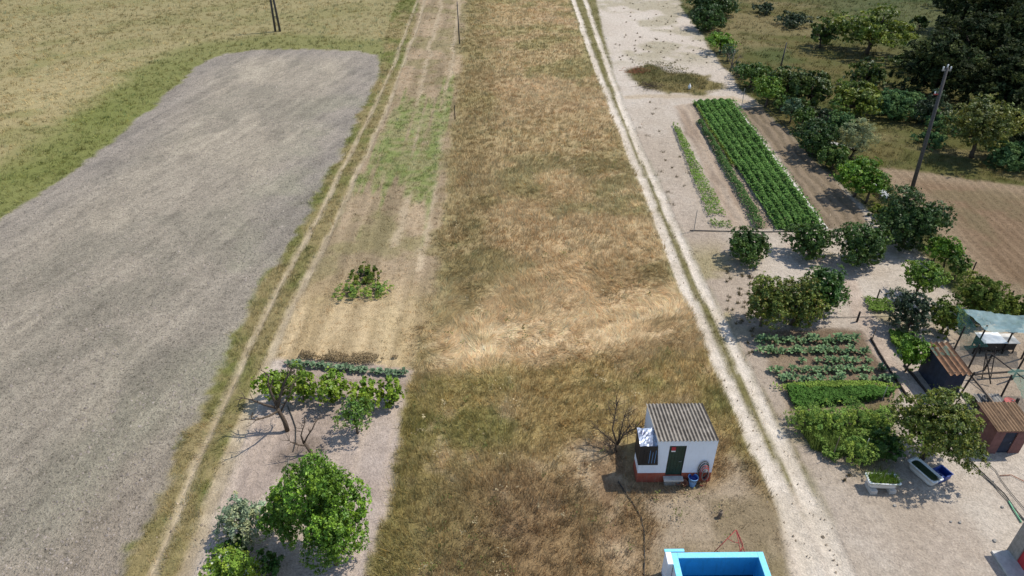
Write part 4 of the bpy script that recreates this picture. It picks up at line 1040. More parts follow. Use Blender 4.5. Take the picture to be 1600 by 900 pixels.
plant_row('kale_plant', km, [(x, 551) for x in xs_((1190, 1262), (1270, 1352), st=8.5)], 'kale plant from the road in the second row below the trees', gk, 'plant', .85, 1.25)
plant_row('kale_plant', km, [(x, 566) for x in xs_((1253, 1253), (1277, 1277), (1291, 1340), (1354, 1354))], 'kale plant from the road in the short gappy middle row', gk, 'plant', .85, 1.2)
plant_row('kale_plant', km, [(x, 581) for x in xs_((1203, 1213), (1236, 1272), (1281, 1360), (1376, 1376))], 'kale plant from the road in the fourth row below the trees', gk, 'plant', .75, 1.15)
plant_row('kale_plant', km, [(x, 595) for x in xs_((1222, 1286), (1298, 1316), (1345, 1396))], 'kale plant from the road in the row next to the bright beans', gk, 'plant', .8, 1.15)
cm = [rosettes(20 + i, .27, .30, 14, A(112, 134, 102, .9), .5) for i in range(3)]
for m_ in cm: m_.materials.append(M['leaf_soft'])
plant_row('cabbage_plant', cm, [(452 + i * 7.2, 570 + i * .68) for i in range(26)], 'cabbage from the wheel track in the row atop the left garden', 'cabbages in the left garden', 'plant', .9, 1.25)

def crop_mass(name, quad, rows, hgt, leaf, n, col, label, cat='crop', top=None, seed=1, hw=.8, mat='leaf_soft', ragged=.25, patchy=0.0):
    """leaves of a closed crop, humped over its rows; quad = 4 outline pixels: far left, far right, near right, near left"""
    rs = np.random.default_rng(seed); q = [P(*p)[:2] for p in quad]
    u = rs.random(n); v = rs.random(n)
    if rows: u = (np.floor(u * rows) + .5 + .35 * (fbm(v * 14, np.floor(u * rows) * 7.3, 1.0, 3, 3) - .5) + np.clip(rs.normal(0, .23, n), -.5, .5) * hw / .8) / rows
    x = (1 - v)[:, None] * ((1 - u)[:, None] * q[0] + u[:, None] * q[1]) + v[:, None] * ((1 - u)[:, None] * q[3] + u[:, None] * q[2])
    ph = (u * rows - np.floor(u * rows) - .5) * 2 if rows else np.zeros(n)
    env = np.sqrt(np.clip(1 - ph * ph, .08, 1)) * (1 - ragged + 2 * ragged * fbm(x[:, 0], x[:, 1], .9, 3, 2))
    keep = np.ones(n, bool)
    if patchy:
        e_ = np.minimum(np.minimum(u, 1 - u), np.minimum(v, 1 - v))
        keep = fbm(x[:, 0], x[:, 1], 1.1, 3, seed) + np.clip(e_ * 2.2, 0, .5) > .40 + patchy
    ed = np.minimum(1, np.minimum(v, 1 - v) * 30 + .3)
    z = hgt * env * ed * np.sqrt(rs.uniform(.15, 1, n))
    Pt = np.stack([x[:, 0], x[:, 1], z], 1)
    Nr = np.stack([ph * .5 + rs.normal(0, .45, n), rs.normal(0, .45, n), np.full(n, .8)], 1); Nr /= np.linalg.norm(Nr, axis=1)[:, None]
    vv = np.exp(rs.normal(0, .22, n)) * (.72 + .56 * fbm(x[:, 0], x[:, 1], .5, 3, 6))
    c = np.asarray(col)[None] * vv[:, None]
    if top is not None:
        s = rs.random(n) < .22; c[s] = np.asarray(top) * vv[s][:, None]
    Pt, Nr, c = Pt[keep], Nr[keep], c[keep]; L = leaf * rs.uniform(.7, 1.3, len(Pt))
    V, F, C = leaf_quads(Pt, Nr, L, L * .7, np.clip(c, 0, .8), rs)
    tag(link(name, np_mesh(name, V, F, C), mat), label, cat, kind='stuff')
crop_mass('potato_crop', [(1086, 161), (1140, 157), (1283, 357), (1216, 359)], 5, .62, .20, 46000, G(98, 134, 64), 'dense dark green crop in long rows beside the brown bed', top=G(120, 154, 78), seed=2, hw=1.35, ragged=.38)
crop_mass('bean_crop', [(1222, 601), (1396, 599), (1398, 608), (1226, 610)], 1, .34, .13, 2600, G(136, 160, 70), 'bright yellow green bean row below the kale', seed=3)
crop_mass('leafy_crop', [(1226, 610), (1396, 607), (1394, 626), (1240, 640)], 0, .36, .13, 10000, G(84, 120, 50), 'dark green leafy crop block below the bright bean row', seed=4, hw=1.0, ragged=.95, patchy=.12)
crop_mass('weed_strip', [(1046, 186), (1054, 186), (1145, 356), (1112, 358)], 0, .28, .13, 5200, G(118, 146, 62), 'bright green weed strip running down the sandy bed', seed=5, ragged=.8, patchy=.22)
crop_mass('low_crop_strip', [(1088, 190), (1096, 190), (1200, 357), (1178, 357)], 1, .55, .14, 6500, G(88, 118, 62), 'narrow low green row between sandy strip and dense crop', seed=6, ragged=.45)
crop_mass('edge_weeds', [(1082, 162), (1088, 162), (1150, 262), (1143, 262)], 1, .3, .12, 1800, G(136, 150, 62), 'yellow green edge of weeds left of the dense crop', seed=7, ragged=.5)
crop_mass('yard_greens', [(1345, 462), (1398, 470), (1400, 492), (1352, 492)], 0, .25, .13, 1700, G(112, 138, 58), 'low green weeds by the garden path posts', seed=8, ragged=.8, patchy=.40)
crop_mass('squash_patch', [(1378, 512), (1420, 520), (1446, 566), (1406, 566)], 0, .32, .17, 3600, G(122, 152, 60), 'bright squash leaves on the ground right of the garden path', seed=9, ragged=.8, patchy=.36)
crop_mass('dry_weeds', [(432, 546), (636, 556), (642, 578), (424, 560)], 0, .26, .09, 6000, G(140, 122, 92), 'dead brown weeds along the top of the left garden', seed=10, ragged=.9, patchy=.50)
crop_mass('tall_weeds', [(1236, 640), (1398, 634), (1400, 740), (1285, 722)], 0, .38, .13, 9000, G(118, 146, 66), 'tall green weeds between the crop block and the bathtubs', seed=11, ragged=.9, top=G(146, 166, 86), patchy=.38)
crop_mass('field_weeds', [(990, 98), (1050, 100), (1135, 140), (1005, 146)], 0, .45, .16, 2600, G(104, 98, 60), 'dull weeds on the mound above the cross path', seed=12, ragged=.7, patchy=0.2)

def tall_weed_blades():
    q = [P(*p)[:2] for p in ((1238, 646), (1392, 640), (1386, 742), (1268, 702))]; rs = np.random.default_rng(12); n = 5000
    u, v = rs.random(n), rs.random(n)
    x = (1 - v)[:, None] * ((1 - u)[:, None] * q[0] + u[:, None] * q[1]) + v[:, None] * ((1 - u)[:, None] * q[3] + u[:, None] * q[2])
    h = rs.uniform(.3, 1.0, n) * (.3 + 1.1 * fbm(x[:, 0], x[:, 1], .6, 3, 4)); k_ = fbm(x[:, 0], x[:, 1], .8, 3, 7) > .48; x = x[k_]; h = h[k_]; n = len(h); u = u[k_]; v = v[k_]; c = A(122, 140, 70) * rs.lognormal(0, .25, n)[:, None]
    V, F, C = blade_mesh(x[:, 0], x[:, 1], h, np.full(n, .045), rs.uniform(0, 6.28, n), np.abs(rs.normal(.3, .2, n)), c)
    tag(link('feathery_weeds', np_mesh('feathery_weeds', V, F, C), 'grass'), 'feathery green stalks among the tall weeds by the yard', 'weeds', kind='stuff')
tall_weed_blades()
def small_tufts():
    """dark tufts and dropped litter on the sandy bed"""
    rs = np.random.default_rng(14); Vs = []; Fs = []; Cs = []; off = 0
    sp = [(1000, 200), (1012, 212), (1030, 205), (1020, 178), (1036, 238), (1040, 250), (1025, 170), (1050, 262), (1058, 276), (1033, 268), (1070, 290), (1016, 160), (1044, 300), (1075, 270), (1062, 245), (1052, 320)]
    for i in range(170):
        if i < len(sp): x, y = P(*sp[i])[:2]; r = rs.uniform(.15, .35)
        else:
            a = P(rs.uniform(960, 1130), rs.uniform(5, 100)) if i < 110 else P(rs.uniform(1290, 1345), rs.uniform(735, 775)) if i < 112 else P(rs.uniform(1120, 1180), rs.uniform(420, 560))
            x, y = a[:2]; r = rs.uniform(.08, .22)
            if poly_d(np.array([x]), np.array([y]), SAND)[0] < .5 or line_d(np.array([x]), np.array([y]), T_R2)[0] < .7: continue
        n = 26; V, F, C = blade_mesh(x + rs.normal(0, r * .4, n), y + rs.normal(0, r * .4, n), rs.uniform(.08, .26, n), np.full(n, .04), rs.uniform(0, 6.28, n), np.abs(rs.normal(.7, .3, n)), A(116, 106, 78) * rs.lognormal(0, .3, n)[:, None])
        Vs.append(V); Fs.append(F + off); Cs.append(C); off += len(V)
    tag(link('weed_tufts', np_mesh('weed_tufts', np.concatenate(Vs), np.concatenate(Fs), np.concatenate(Cs)), 'grass'), 'small dark weed tufts dotted over the bare sand', 'weeds', kind='stuff')
small_tufts()
def planted(name, loc, rx, ry, h, n, col, label, rz=0, white=0.0):
    rs = np.random.default_rng(int(n)); x = rs.uniform(-rx, rx, n); y = rs.uniform(-ry, ry, n)
    c = np.asarray(col) * rs.lognormal(0, .25, n)[:, None]
    if white: s = rs.random(n) < white; c[s] = A(206, 206, 168)
    V, F, C = blade_mesh(x, y, rs.uniform(.4, 1, n) * h, np.full(n, .05), rs.uniform(0, 6.28, n), np.abs(rs.normal(.35, .25, n)), c)
    o = link(name, np_mesh(name, V, F, C), 'grass'); o.location = loc; o.rotation_euler = (0, 0, rz); tag(o, label, 'plants'); return o

# ------------------------------------------------------------------ bathtubs
def tub_mesh(L, W, h, mb):
    def ring(l, w, z, r):
        pts = []
        for cx, cy, a0 in ((l / 2 - r, w / 2 - r, 0), (-l / 2 + r, w / 2 - r, 90), (-l / 2 + r, -w / 2 + r, 180), (l / 2 - r, -w / 2 + r, 270)):
            for k in range(5): t = math.radians(a0 + 22.5 * k); pts.append((cx + r * math.cos(t), cy + r * math.sin(t), z))
        return pts
    rings = [ring(L * .78, W * .62, 0, .14), ring(L * .88, W * .8, h * .35, .18), ring(L * .93, W * .88, h * .93, .2), ring(L, W, h * .95, .10), ring(L, W, h, .10), ring(L * .88, W * .82, h, .2), ring(L * .82, W * .72, h * .4, .18), ring(L * .74, W * .58, h * .08, .14)]
    b = len(mb.v)
    for r in rings: mb.v += r
    n = 20
    for i in range(len(rings) - 1):
        for k in range(n): mb.f.append((b + i * n + k, b + i * n + (k + 1) % n, b + (i + 1) * n + (k + 1) % n, b + (i + 1) * n + k))
    mb.f.append(tuple(b + k for k in range(n))[::-1]); mb.f.append(tuple(b + (len(rings) - 1) * n + k for k in range(n)))
    return ring
def tub(px, py, rz, label, L, W, h, z0, fill):
    q = P(px, py); t = thing('bathtub', (q[0], q[1], z0), label, 'bathtub', None, rz)
    mb = MB(); ring = tub_mesh(L, W, h, mb); mb.build('basin', 'enamel', t, True)
    m2 = MB(); zf = h * .80; r = ring(L * .875, W * .80, zf, .19); r2 = ring(L * .80, W * .70, zf - .12, .19); m2.v += r + r2
    for k in range(20): m2.f.append((20 + k, 20 + (k + 1) % 20, (k + 1) % 20, k))
    m2.f.append(tuple(range(20))); m2.build('filling', fill, t)
    m3 = MB(); m3.tube([(L * .47, 0, h + .0), (L * .47, 0, h + .10), (L * .40, 0, h + .12)], .018, 6); m3.build('tap_stub', 'grey', t)
    return q
q = tub(1374, 762, math.radians(-4), 'white bathtub planter full of green plants by the tall weeds', 1.52, .70, .44, .20, 'soilm')
for s in (-.45, .45):
    mb = MB().box(-.16, .16, -.36, .30, -.05, .198); o = mb.build('concrete_block', 'conc_light', None, bevel=.01); o.location = (q[0] + s, q[1] - .02, 0); tag(o, 'concrete block under the %s end of the planted bathtub' % ('left' if s < 0 else 'right'), 'block', 'blocks under the bathtub')
planted('herb_clump', (q[0], q[1], .5), .66, .27, .55, 900, G(120, 146, 60), 'green plants growing in the left bathtub', math.radians(-4), .06)
q2 = tub(1441, 744, math.radians(-68), 'white bathtub of green water in the shade of the big yard tree', 1.60, .70, .48, .0, 'greenwater')
q3 = P(1467, 745)
t = thing('blue_crate', (q3[0], q3[1], 0), 'dark blue plastic crate next to the water filled bathtub', 'crate', None, .4)
MB().box(-.42, .42, -.30, .30, .0, .04).box(-.42, -.38, -.30, .30, .04, .30).box(.38, .42, -.30, .30, .04, .30).box(-.38, .38, -.30, -.26, .04, .30).box(-.38, .38, .26, .30, .04, .30).build('body', 'bluep', t, bevel=.008)
MB().box(-.46, .46, -.34, -.28, .30, .335).box(-.46, .46, .28, .34, .30, .335).box(-.46, -.40, -.28, .28, .30, .335).box(.40, .46, -.28, .28, .30, .335).build('rim', 'bluep', t, bevel=.006)

# ------------------------------------------------------------------ huts, pen and netting on the right
def hut(name, label, bl, fr_z, wpx, D, zf, zb, wallmat, roofmat, period, nsheet, doormat=None, sidemat=None):
    """bl: pixel of the front-left wall base, wpx: front width in photo pixels"""
    a = P(*bl); W = wpx * depth(a) / FPX; T = .12
    t = thing(name, (a[0], a[1], 0), label, 'hut')
    dx0, dx1, dz = W * .30, W * .30 + min(.85, W * .36), min(1.75, zf - .22)
    mb = MB()
    if doormat:
        mb.box(0, dx0, 0, T, -.1, zf).box(dx1, W, 0, T, -.1, zf).box(dx0, dx1, 0, T, dz, zf)
    else: mb.box(0, W, 0, T, -.1, zf)
    mb.build('front_wall', wallmat, t)
    for nm, x0, x1 in (('side_wall', 0, T), ('side_wall', W - T, W)):
        MB().hexa([(x0, T, -.1), (x1, T, -.1), (x1, D - T, -.1), (x0, D - T, -.1), (x0, T, zf), (x1, T, zf), (x1, D - T, zb), (x0, D - T, zb)]).build(nm, sidemat or wallmat, t)
    MB().box(0, W, D - T, D, -.1, zb).build('back_wall', wallmat, t)
    if doormat:
        d = MB().box(dx0 + .01, dx1 - .01, .05, .09, 0, dz - .01).build('door', doormat, t)
        MB().tube([(dx1 - .1, .05, dz * .5), (dx1 - .1, .0, dz * .5), (dx1 - .18, .0, dz * .5)], .012, 5).build('handle', 'grey', d)
    ov = .18; sl = (zb - zf) / D; waves = max(2, int(round((W + .3) / period / nsheet)))
    per = (W + .3) / (waves * nsheet)
    mc = mat_corr(name + '_roof', per, roofmat[0], roofmat[1])
    for i in range(nsheet):
        mb = MB(); corr_sheet(mb, (-.15 + i * waves * per, -ov, zf + .07 - sl * ov + (.01 if i % 2 else 0)), (1, 0, 0), (0, D + 2 * ov, sl * (D + 2 * ov)), waves, per, per * .22, 2)
        o = mb.build('roof_sheet', None, t, True); o.data.materials.append(mc)
    MB().box(-.12, W + .12, .02, .08, zf + .0, zf + .03).build('eaves_board', 'wood_dark', t)
    return a, W, t
hut('blue_hut', 'dark blue board hut with orange striped roof beside the garden path', (1466, 621), 0, 28, 2.3, 1.75, 1.85, 'navy', ((.38, .22, .13), (.09, .055, .035)), .26, 2, None, 'navy')
hb, WB, tb = hut('tiled_hut', 'small pink walled hut with brown tile roof behind the big yard tree', (1540, 708), 0, 52, 1.6, 1.65, 1.75, 'pink', ((.32, .205, .12), (.10, .065, .042)), .17, 3, 'navy', 'pink')
# tyre and boards lying behind the tiled hut
q = P(1547, 632, .5)
t = thing('low_roof', (*P(1528, 648)[:2], 0), 'low grey sheet roof behind the tiled hut', 'roof')
mb = MB(); corr_sheet(mb, (0, 0, .55), (1, 0, 0), (0, 1.0, .05), 8, .18, .03, 2); mb.build('roof_sheet', 'grey', t, True)
MB().box(.02, 1.40, .05, .95, -.1, .49).build('body', 'wood_dark', t)
p0 = P(1528, 648)
o = MB(); pts = [(.24 * math.cos(a_), .24 * math.sin(a_), 0) for a_ in np.linspace(0, 2 * math.pi, 21)]
o.tube(pts, .075, 8, False); ty = o.build('old_tyre', 'rubber', None, True); ty.location = (p0[0] + .55, p0[1] + .45, .70); tag(ty, 'old tyre lying on the low grey sheet roof', 'tyre')
t = thing('red_drum', (*P(1569, 646)[:2], 0), 'faded red drum next to the low grey roof', 'drum')
MB().lathe([(.001, .0), (.29, .0), (.30, .3), (.31, .31), (.30, .33), (.30, .6), (.31, .61), (.30, .63), (.30, .88), (.31, .9), (.28, .88), (.001, .88)], 18).build('body', 'redtube', t, True)
MB().lathe([(.001, .0), (.05, .0), (.05, .03), (.001, .03)], 10, (.15, .05, .88)).build('cap', 'grey', t, True)

def post(px, py, h, r, label, mat='wood_dark', name='wooden_post', group=None, lean=(0, 0), cat='post'):
    q = P(px, py); o = MB().tube([(0, 0, -.1), (lean[0] * .5, lean[1] * .5, h * .5), (lean[0], lean[1], h), (lean[0], lean[1], h + .01)], [r, r * .95, r * .85, r * .5], 7).build(name, mat); o.location = (q[0], q[1], 0); tag(o, label, cat, group); return o
PG = 'posts of the netted pen'
pp = [(1511, 580, 2.0, 'pen post at the near right corner of the blue hut roof'), (1488, 552, 2.1, 'pen post behind the blue hut under the green net'), (1520, 552, 2.1, 'pen post under the front edge of the netting'),
      (1538, 578, 1.7, 'leaning pen post right of the blue hut'), (1560, 628, 1.9, 'pen post behind the tiled hut'), (1582, 592, 2.0, 'pen post under the dark net at the right'),
      (1596, 560, 2.1, 'pen post at the right edge below the netting'), (1566, 552, 2.0, 'pen post right of the white table'), (1498, 620, 1.9, 'pen post in front of the blue hut corner')]
for x, y, h, lb in pp: post(x, y, h, .055, lb, 'wood_dark', 'pen_post', PG, (rng.normal(0, .08), rng.normal(0, .08)))
def beam(a, b, r, label, mat='wood', name='timber_rail', group=None):
    a, b = np.array(a), np.array(b); c = (a + b) / 2; c[2] = 0
    o = MB().tube([a - c, (a + b) / 2 - c + np.array([0, 0, -.02]), b - c], r, 6).build(name, mat); o.location = tuple(c); tag(o, label, 'rail', group); return o
RG = 'rails of the netted pen'
beam(P(1486, 548, .9), P(1532, 604, .9), .075, 'long timber rail from the blue hut towards the tiled hut', 'wood', group=RG)
beam(P(1532, 604, .9), P(1568, 648, .9), .07, 'second timber rail ending behind the tiled hut', 'wood', group=RG)
beam(P(1520, 585, .35), P(1612, 578, .35), .06, 'dark low rail crossing the pen', 'wood_dark', group=RG)
beam(P(1549, 553, 1.6), P(1601, 592, 1.6), .035, 'thin dark rail slanting under the netting', 'wood_dark', group=RG)
beam(P(1548, 600, .1), P(1541, 553, 1.6), .035, 'thin dark prop beside the pen ladder', 'wood_dark', group=RG)
beam(P(1565, 664, 1.4), P(1620, 662, 1.4), .05, 'dark rail at the right edge behind the tiled hut', 'wood_dark', group=RG)
post(1574, 655, 1.5, .09, 'thick dark post right behind the tiled hut', 'wood_dark', 'wooden_post')
# ladder in the pen
t = thing('wooden_ladder', (*P(1541, 592)[:2], 0), 'small dark ladder standing inside the netted pen', 'ladder')
for s in (-.25, .25): MB().tube([(s, 0, 0), (s + .1, .7, 1.5)], .03, 5).build('side_rail', 'wood_dark', t)
for i in range(5): MB().tube([(-.25 + .02 * i, .12 + .13 * i, .25 + .28 * i), (.25 + .02 * i, .12 + .13 * i, .25 + .28 * i)], .02, 5).build('rung', 'wood_dark', t)
# white table / hutch
qa = P(1531, 553)
t = thing('white_hutch', (qa[0], qa[1], 0), 'white topped low hutch under the netting', 'hutch')
MB().box(-.08, 1.35, -.05, 1.0, .82, .86).build('top_sheet', 'whiteplast', t, bevel=.01)
MB().box(1.40, 2.15, -.02, .95, .76, .80).build('top_sheet', 'conc_light', t, bevel=.01)
MB().box(.0, 2.05, .1, .9, .2, .755).build('box', 'wood_dark', t)
for x_ in (.02, 1.0, 2.0):
    for y_ in (.08, .86): MB().box(x_ - .03, x_ + .03, y_ - .03, y_ + .03, -.05, .2).build('leg', 'wood_dark', t)
# netting
def net(name, corners, sag, nx, ny, mat, label, seed):
    rs = np.random.default_rng(seed); c = [np.array(v, float) for v in corners]; V = []; F = []
    for j in range(ny):
        for i in range(nx):
            u, v = i / (nx - 1), j / (ny - 1)
            p = (1 - v) * ((1 - u) * c[0] + u * c[1]) + v * ((1 - u) * c[3] + u * c[2])
            p = p + np.array([rs.normal(0, .03), rs.normal(0, .03), -sag * math.sin(math.pi * u) * math.sin(math.pi * v) + .06 * math.sin(9 * u + 3 * v) + rs.normal(0, .02)]); V.append(p)
    for j in range(ny - 1):
        for i in range(nx - 1): F.append((j * nx + i, j * nx + i + 1, (j + 1) * nx + i + 1, (j + 1) * nx + i))
    o0 = np.mean(V, 0); o0[2] = 0
    o = MB().add([p - o0 for p in V], F).build(name, mat, None, True); o.location = tuple(o0); tag(o, label, 'net'); return o
net('shade_net', [P(1504, 484, 2.2), P(1640, 496, 2.2), P(1640, 524, 2.1), P(1540, 517, 2.1)], .15, 22, 8, 'netblue', 'pale blue shade netting stretched over the pen', 1)
net('green_net', [P(1494, 478, 2.2), P(1507, 484, 2.2), P(1545, 540, 1.7), P(1500, 548, .5)], .1, 12, 14, 'net', 'dark green net hanging from the left end of the shade netting', 2)
net('green_net', [P(1574, 578, 1.6), P(1640, 575, 1.7), P(1650, 640, 1.5), P(1598, 622, 1.4)], .2, 12, 10, 'net', 'dark green net sheet over the right side of the pen', 3)
net('green_net', [P(1452, 544, 1.9), P(1480, 540, 2.0), P(1496, 556, 1.9), P(1462, 556, 1.9)], .05, 8, 6, 'net', 'small green net flap above the blue hut roof', 4)

# red and grey building at the right edge
a = P(1573, 858)
t = thing('red_walled_store', (a[0], a[1], 0), 'store with grey concrete corner and red wall at the lower right edge', 'building')
hh = 1.95
MB().hexa([(0, -.62, -.1), (.25, -.62, -.1), (.25, 0, -.1), (0, 0, -.1), (-.02, -.62, hh - .1), (.25, -.62, hh - .1), (.25, 0, hh), (-.02, 0, hh)]).build('corner_pillar', 'grey', t, bevel=.02)
MB().box(.06, .22, -4.5, -.63, -.1, hh - .16).build('side_wall', 'red', t)
MB().box(.26, 4.5, -.16, -.02, -.1, hh - .05).build('back_wall', 'grey', t)
MB().hexa([(.0, -4.6, hh - .15), (4.6, -4.6, hh + .1), (4.6, .1, hh + .1), (.0, .1, hh + .005), (.0, -4.6, hh - .10), (4.6, -4.6, hh + .16), (4.6, .1, hh + .16), (.0, .1, hh + .06)]).build('roof', 'grey', t)
MB().box(-.75, .05, -4.5, -.1, -.1, .06).build('door_slab', 'conc_light', t)

# ------------------------------------------------------------------ poles, posts, pipes
def pole(name, px, py, tpy, r, label, mat='pole', lean=0.0, arms=True, cat='pole'):
    q = P(px, py); h = top_height(q, tpy)
    t = thing(name, (q[0], q[1], 0), label, cat)
    MB().tube([(0, 0, -.3), (lean * .5, 0, h * .5), (lean, 0, h)], [r, r * .85, r * .65], 10).build('shaft', mat, t, True)
    if arms:
        MB().box(lean - .34, lean + .34, -.05, .05, h - .25, h - .15).build('crossarm', 'grey', t)
        for s in (-.28, 0, .28):
            MB().lathe([(.03, -.02), (.03, .06), (.06, .08), (.06, .13), (.035, .15), (.06, .17), (.05, .22), (.001, .24)], 10, (lean + s, 0, h - .15 + (.16 if s == 0 else 0))).build('insulator', 'whiteplast', t, True)
        MB().box(lean * .8 - .45, lean * .8 + .1, -.04, .04, h - 2.1, h - 2.0).build('bracket', 'redtube', t)
        MB().lathe([(.03, -.02), (.06, .05), (.05, .16), (.001, .2)], 10, (lean * .8 - .4, 0, h - 2.0)).build('insulator', 'whiteplast', t, True)
    return t
pole('utility_pole', 1421, 309, 108, .17, 'tall dark utility pole with insulators at the edge of the brown field', lean=-.6)
qd = P(434, 49); t = thing('double_pole', (qd[0], qd[1], 0), 'twin legged dark power pole beyond the grey ploughed field', 'pole')
for s, nm in ((-.35, 'leg'), (.35, 'leg')): MB().tube([(s, 0, -.3), (s * .6, 0, 5), (s * .25, 0, 10)], [.17, .15, .11], 8).build(nm, 'pole', t, True)
for z_ in (2.0, 5.0, 8.0): MB().box(-.3 + z_ * .02, .3 - z_ * .02, -.04, .04, z_, z_ + .1).build('tie_bar', 'pole', t)
MB().box(-1.0, 1.0, -.06, .06, 9.8, 9.95).build('crossarm', 'grey', t)
pole('slender_pole', 718, 68, 2, .09, 'slender dark pole on the boundary of the straw strip at the top', arms=False, lean=-.1)
post(711, 186, 1.5, .05, 'short stake at the edge of the green patch in the straw strip', 'wood_dark', 'boundary_stake')
pole('meadow_pole', 1219, 108, 68, .10, 'lone dark pole in the meadow behind the tree row', arms=False, lean=.1)
post(1157, 175, 2.6, .035, 'thin grey stake at the top right corner of the dense crop', 'grey', 'garden_stake')
post(1084, 361, 1.8, .03, 'thin grey stake at the lower left corner of the sandy bed', 'grey', 'garden_stake')
post(1339, 502, .75, .07, 'short thick post beside the garden path above the kale', 'wood_dark')
post(1369, 470, .9, .05, 'short post in the low weeds right of the garden path', 'wood_dark')
post(1362, 532, .8, .035, 'thin slanted stick at the upper end of the path edging', 'wood', lean=(.15, .2))
post(1345, 718, 1.5, .022, 'thin pale cane sticking out of the tall weeds', 'conc_light', 'garden_cane', cat='cane')
post(1378, 626, 1.1, .02, 'thin pale cane by the dark crop block', 'conc_light', 'garden_cane', cat='cane')
post(1300, 716, 1.5, .022, 'thin cane left in the tall weeds near the road', 'wood', 'garden_cane', cat='cane')
for (x, y, lb) in ((1516, 432, 'fence post beside the brown field above the broad shrub'), (1573, 478, 'fence post beside the brown field behind the netting')): post(x, y, 1.2, .05, lb, 'wood_dark', 'fence_post', 'fence posts by the brown field')
def pipe(name, pts, r, mat, label, cat='pipe', z=.03):
    w = [P(x, y, z) for x, y in pts]; c = np.mean(w, 0); c[2] = 0
    o = MB().tube([p - c for p in w], r, 6).build(name, mat, None, True); o.location = tuple(c); tag(o, label, cat); return o
pipe('irrigation_pipe', [(1078, 360), (1130, 361), (1200, 362), (1260, 361), (1320, 361)], .035, 'hose_black', 'black irrigation pipe across the near end of the garden beds')
pipe('irrigation_pipe', [(1196, 166), (1230, 200), (1272, 246), (1320, 290), (1378, 338)], .03, 'hose_black', 'black irrigation pipe along the feet of the tree row')
pipe('irrigation_pipe', [(1150, 497), (1250, 497), (1345, 495), (1400, 493)], .02, 'hose_grey', 'thin grey line crossing above the kale rows')
pipe('yard_hose', [(1500, 710), (1520, 724), (1545, 748), (1570, 772), (1590, 800), (1610, 822)], .03, 'hose_black', 'dark hose running across the yard from the tree to the store', 'hose')
pipe('yard_hose', [(1506, 716), (1528, 735), (1552, 756), (1575, 782), (1600, 812)], .028, 'hose_grey', 'grey hose lying left of the dark one in the yard', 'hose')
pipe('yard_hose', [(1535, 716), (1556, 735), (1566, 752), (1580, 770), (1605, 800)], .02, 'hose_grey', 'thin grey hose on the right in the yard', 'hose')
pipe('yard_hose', [(1562, 743), (1580, 742), (1600, 752), (1620, 760)], .02, 'terra', 'thin brownish hose curling to the right edge of the yard', 'hose')
pipe('green_hose', [(1576, 783), (1583, 795), (1590, 806), (1596, 816)], .035, 'hose_green', 'short bright green hose piece near the store', 'hose')
pipe('garden_hose', [(449, 634), (456, 650), (462, 668), (462, 690), (458, 705)], .03, 'hose_black', 'dark hose on the sand right of the leafless tree', 'hose')
pipe('irrigation_pipe', [(466, 718), (460, 735), (456, 752)], .035, 'hose_grey', 'grey pipe on the sand below the small leafless tree')
pipe('irrigation_pipe', [(452, 716), (448, 735), (446, 750)], .035, 'hose_grey', 'second grey pipe left of the first below the small leafless tree')
# edging boards of the path, in lengths
def boards(name, pts, n, mat, label, h=.14, w=.06, parent_label='edging'):
    w_ = [P(x, y)[:2] for x, y in pts]; q0 = w_[0]; t = thing(name, (q0[0], q0[1], 0), label, parent_label)
    seg = [np.linalg.norm(w_[i + 1] - w_[i]) for i in range(len(w_) - 1)]; tot = sum(seg)
    def at_(s):
        for i, L in enumerate(seg):
            if s <= L or i == len(seg) - 1: return w_[i] + (w_[i + 1] - w_[i]) * min(1, s / L)
            s -= L
    for i in range(n):
        a, b = at_(tot * i / n + .02), at_(tot * (i + 1) / n - .02); d = (b - a) / np.linalg.norm(b - a); s = np.array([-d[1], d[0]]) * w / 2
        zt = h + rng.normal(0, .015); a, b = a - q0, b - q0
        MB().hexa([(*(a - s), -.05), (*(b - s), -.05), (*(b + s), -.05), (*(a + s), -.05), (*(a - s), zt), (*(b - s), zt), (*(b + s), zt), (*(a + s), zt)]).build('board' if mat != 'conc_light' else 'slab', mat, t)
boards('path_edging', [(1360, 529), (1378, 560), (1398, 592), (1422, 628)], 7, 'wood_dark', 'dark board edging along the left of the garden path')
boards('path_edging', [(1412, 570), (1432, 594), (1454, 622)], 4, 'wood_dark', 'dark board edging between garden path and blue hut')
boards('bed_kerb', [(1152, 172), (1180, 208), (1215, 256), (1250, 303), (1291, 358)], 22, 'conc_light', 'pale concrete slab edging between dense crop and brown bed', .05, .38, 'kerb')
# white pipes in the tree row
t = thing('white_pipe_stack', (*P(1371, 300)[:2], 0), 'stack of white pipes lying behind the bright tree pair', 'pipes')
dv = (P(1386, 316) - P(1356, 284)); dv /= np.linalg.norm(dv); nv = np.array([-dv[1], dv[0], 0])
for i in range(5):
    o_ = nv * (i - 2) * .16; MB().tube([o_ - dv * 1.9 + (0, 0, .35), o_ + dv * (1.7 + .2 * (i % 2)) + (0, 0, .35)], .055, 7).build('pipe', 'whiteplast', t, True)
for s in (-1.2, 1.2):
    p_ = dv * s; MB().box(p_[0] - .4, p_[0] + .4, p_[1] - .06, p_[1] + .06, -.05, .29).build('rest', 'wood', t)
t = thing('plank_pile', (*P(1312, 228)[:2], 0), 'pale planks behind the dense dark row tree', 'planks')
for i in range(3): MB().box(-.1 + .16 * i, .03 + .16 * i, -1.3, 1.2 - .2 * i, .0 + .02 * i, .05 + .02 * i).build('plank', 'conc_light', t).rotation_euler = (0, 0, .75)
